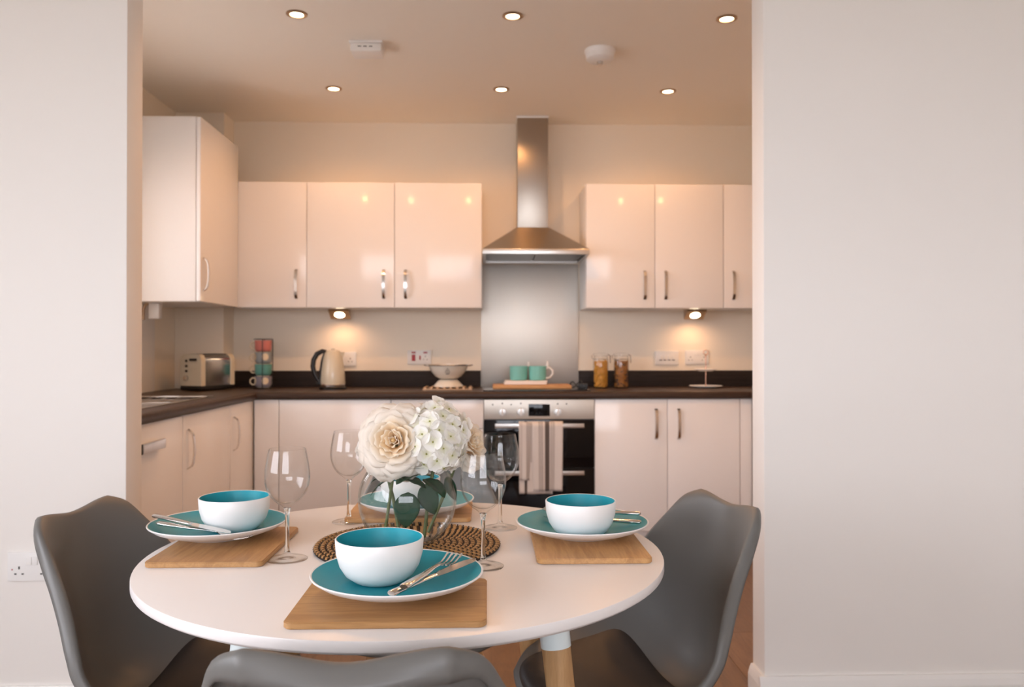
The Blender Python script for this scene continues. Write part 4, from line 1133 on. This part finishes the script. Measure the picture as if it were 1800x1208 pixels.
def floret_mesh(seed):
    rnd = random.Random(seed); mb = MB(); tv = []
    for k in range(4):
        a = k * PI / 2 + rnd.uniform(-.12, .12); L = .0205 * rnd.uniform(.85, 1.12); Wd = .0125 * rnd.uniform(.85, 1.1); lift = rnd.uniform(.0, .6)
        ca, sa = math.cos(a), math.sin(a); zz = .0006 * (k % 2)
        def fn(u, v):
            t_ = u * 2 - 1; s = v
            w = Wd * (math.sin(PI * min(1., .10 + .62 * s)) ** .9) * math.sqrt(max(0, 1 - max(0, (s - .6) / .4) ** 2 * .9))
            x = .0012 + L * s; y = t_ * w; z = zz + lift * L * s * s * .8 + .10 * y * y / Wd + .0012 * math.sin(6 * s + t_ * 2)
            tv.append(min(1, .25 + s * 1.3)); return (x * ca - y * sa, x * sa + y * ca, z)
        mb.grid(fn, 7, 7)
    n0 = len(mb.v)
    mb.lathe([(.0017, -.002), (.0020, .0008), (.0012, .0024), (0, .0028)], 8, mi=1)
    me = mb.mesh('floret', ['hydrangea_petal', 'flower_bud'], 180, False)
    set_tint(me, tv + [1.] * (len(mb.v) - n0)); return me
FLO = [floret_mesh(s) for s in range(5)]
def hydrangea(center, rad, n, label, stem_to, zmin=-.55, seed=2):
    t = thing('white_hydrangea', label, 'flower', (VX, VY, VZ), 0, 'white hydrangeas in the vase')
    c = Vector(center) - Vector((VX, VY, VZ)); rnd = random.Random(seed)
    g = PI * (3 - math.sqrt(5)); N_ = int(n / (1 - zmin) * 2)
    for k in range(N_):
        z = 1 - 2 * (k + .5) / N_
        if z < zmin: break
        a = g * k; rr = math.sqrt(1 - z * z)
        d = Vector((rr * math.cos(a), rr * math.sin(a), z))
        o = link('floret', FLO[k % 5], t)
        p = c + Vector((d.x * rad[0], d.y * rad[1], d.z * rad[2])) * rnd.uniform(.90, 1.04)
        dd = (d + Vector((rnd.uniform(-.3, .3), rnd.uniform(-.3, .3), rnd.uniform(-.3, .3)))).normalized()
        place(o, Matrix.Translation(p) @ aim(dd, rnd.random() * 6))
    part('core', MB().lathe([(0, -rad[2] * .7), (rad[0] * .45, -rad[2] * .6), (rad[0] * .78, -rad[2] * .1), (rad[0] * .70, rad[2] * .4), (rad[0] * .35, rad[2] * .75), (0, rad[2] * .82)], 20, c), 'flower_core', t, 60)
    part('stem', MB().tube([c + Vector((0, 0, -rad[2] * .6)), c + (Vector(stem_to) - c) * .6, Vector(stem_to)], .0035, 8), 'stem_green', t, 60)
    return t
mat('flower_core', (.80, .78, .66), .8)
ra = rose((-.180, 1.590, .958), (-.10, -.97, .22), .074, 'large cream rose facing the camera, left of the hydrangea', (-.045, -.01, .012), 1)
rb = rose((-.050, 1.655, .945), (.75, -.45, .35), .058, 'smaller cream rose turned away behind the hydrangea', (.04, .02, .012), 2)
ha = hydrangea((-.105, 1.600, .962), (.064, .060, .070), 66, 'big white hydrangea head in the middle of the vase', (.035, -.02, .012), -.75)
hb2 = hydrangea((-.215, 1.675, .935), (.042, .045, .05), 30, 'small white hydrangea head tucked behind the large rose', (-.02, .03, .012), -.6, 4)
def leaf(t, me, p, d, up=(0, 0, 1)):
    o = link('leaf', me, t); x_ = Vector(d).normalized(); y_ = Vector(up).cross(x_).normalized(); z_ = x_.cross(y_)
    place(o, Matrix.Translation(Vector(p) - Vector((VX, VY, VZ))) @ Matrix((x_, y_, z_)).transposed().to_4x4()); add_solid(o, .0006)
leaf(ra, LEAFB, (-.155, 1.575, .862), (-.05, -.30, -1.0), (0, -1, -.2))
leaf(ra, LEAF2, (-.190, 1.60, .885), (-1, -.1, -.35))
leaf(ra, LEAF2, (-.185, 1.60, .892), (-1, .2, .0))
leaf(ra, LEAF, (-.175, 1.575, .890), (.6, -.25, -.05))
leaf(ha, LEAF, (-.125, 1.590, .885), (.6, -.5, -.25))
leaf(ha, LEAF, (-.125, 1.590, .875), (.35, -.25, -1.0), (0, -1, 0))
leaf(ha, LEAF, (-.135, 1.590, .895), (-.5, -.6, .0))
leaf(rb, LEAF2, (-.082, 1.62, .885), (.35, -.2, -1), (0, -1, 0))
leaf(hb2, LEAF, (-.195, 1.66, .885), (.5, .6, .1))
leaf(hb2, LEAF, (-.165, 1.64, .885), (.7, .2, .05))
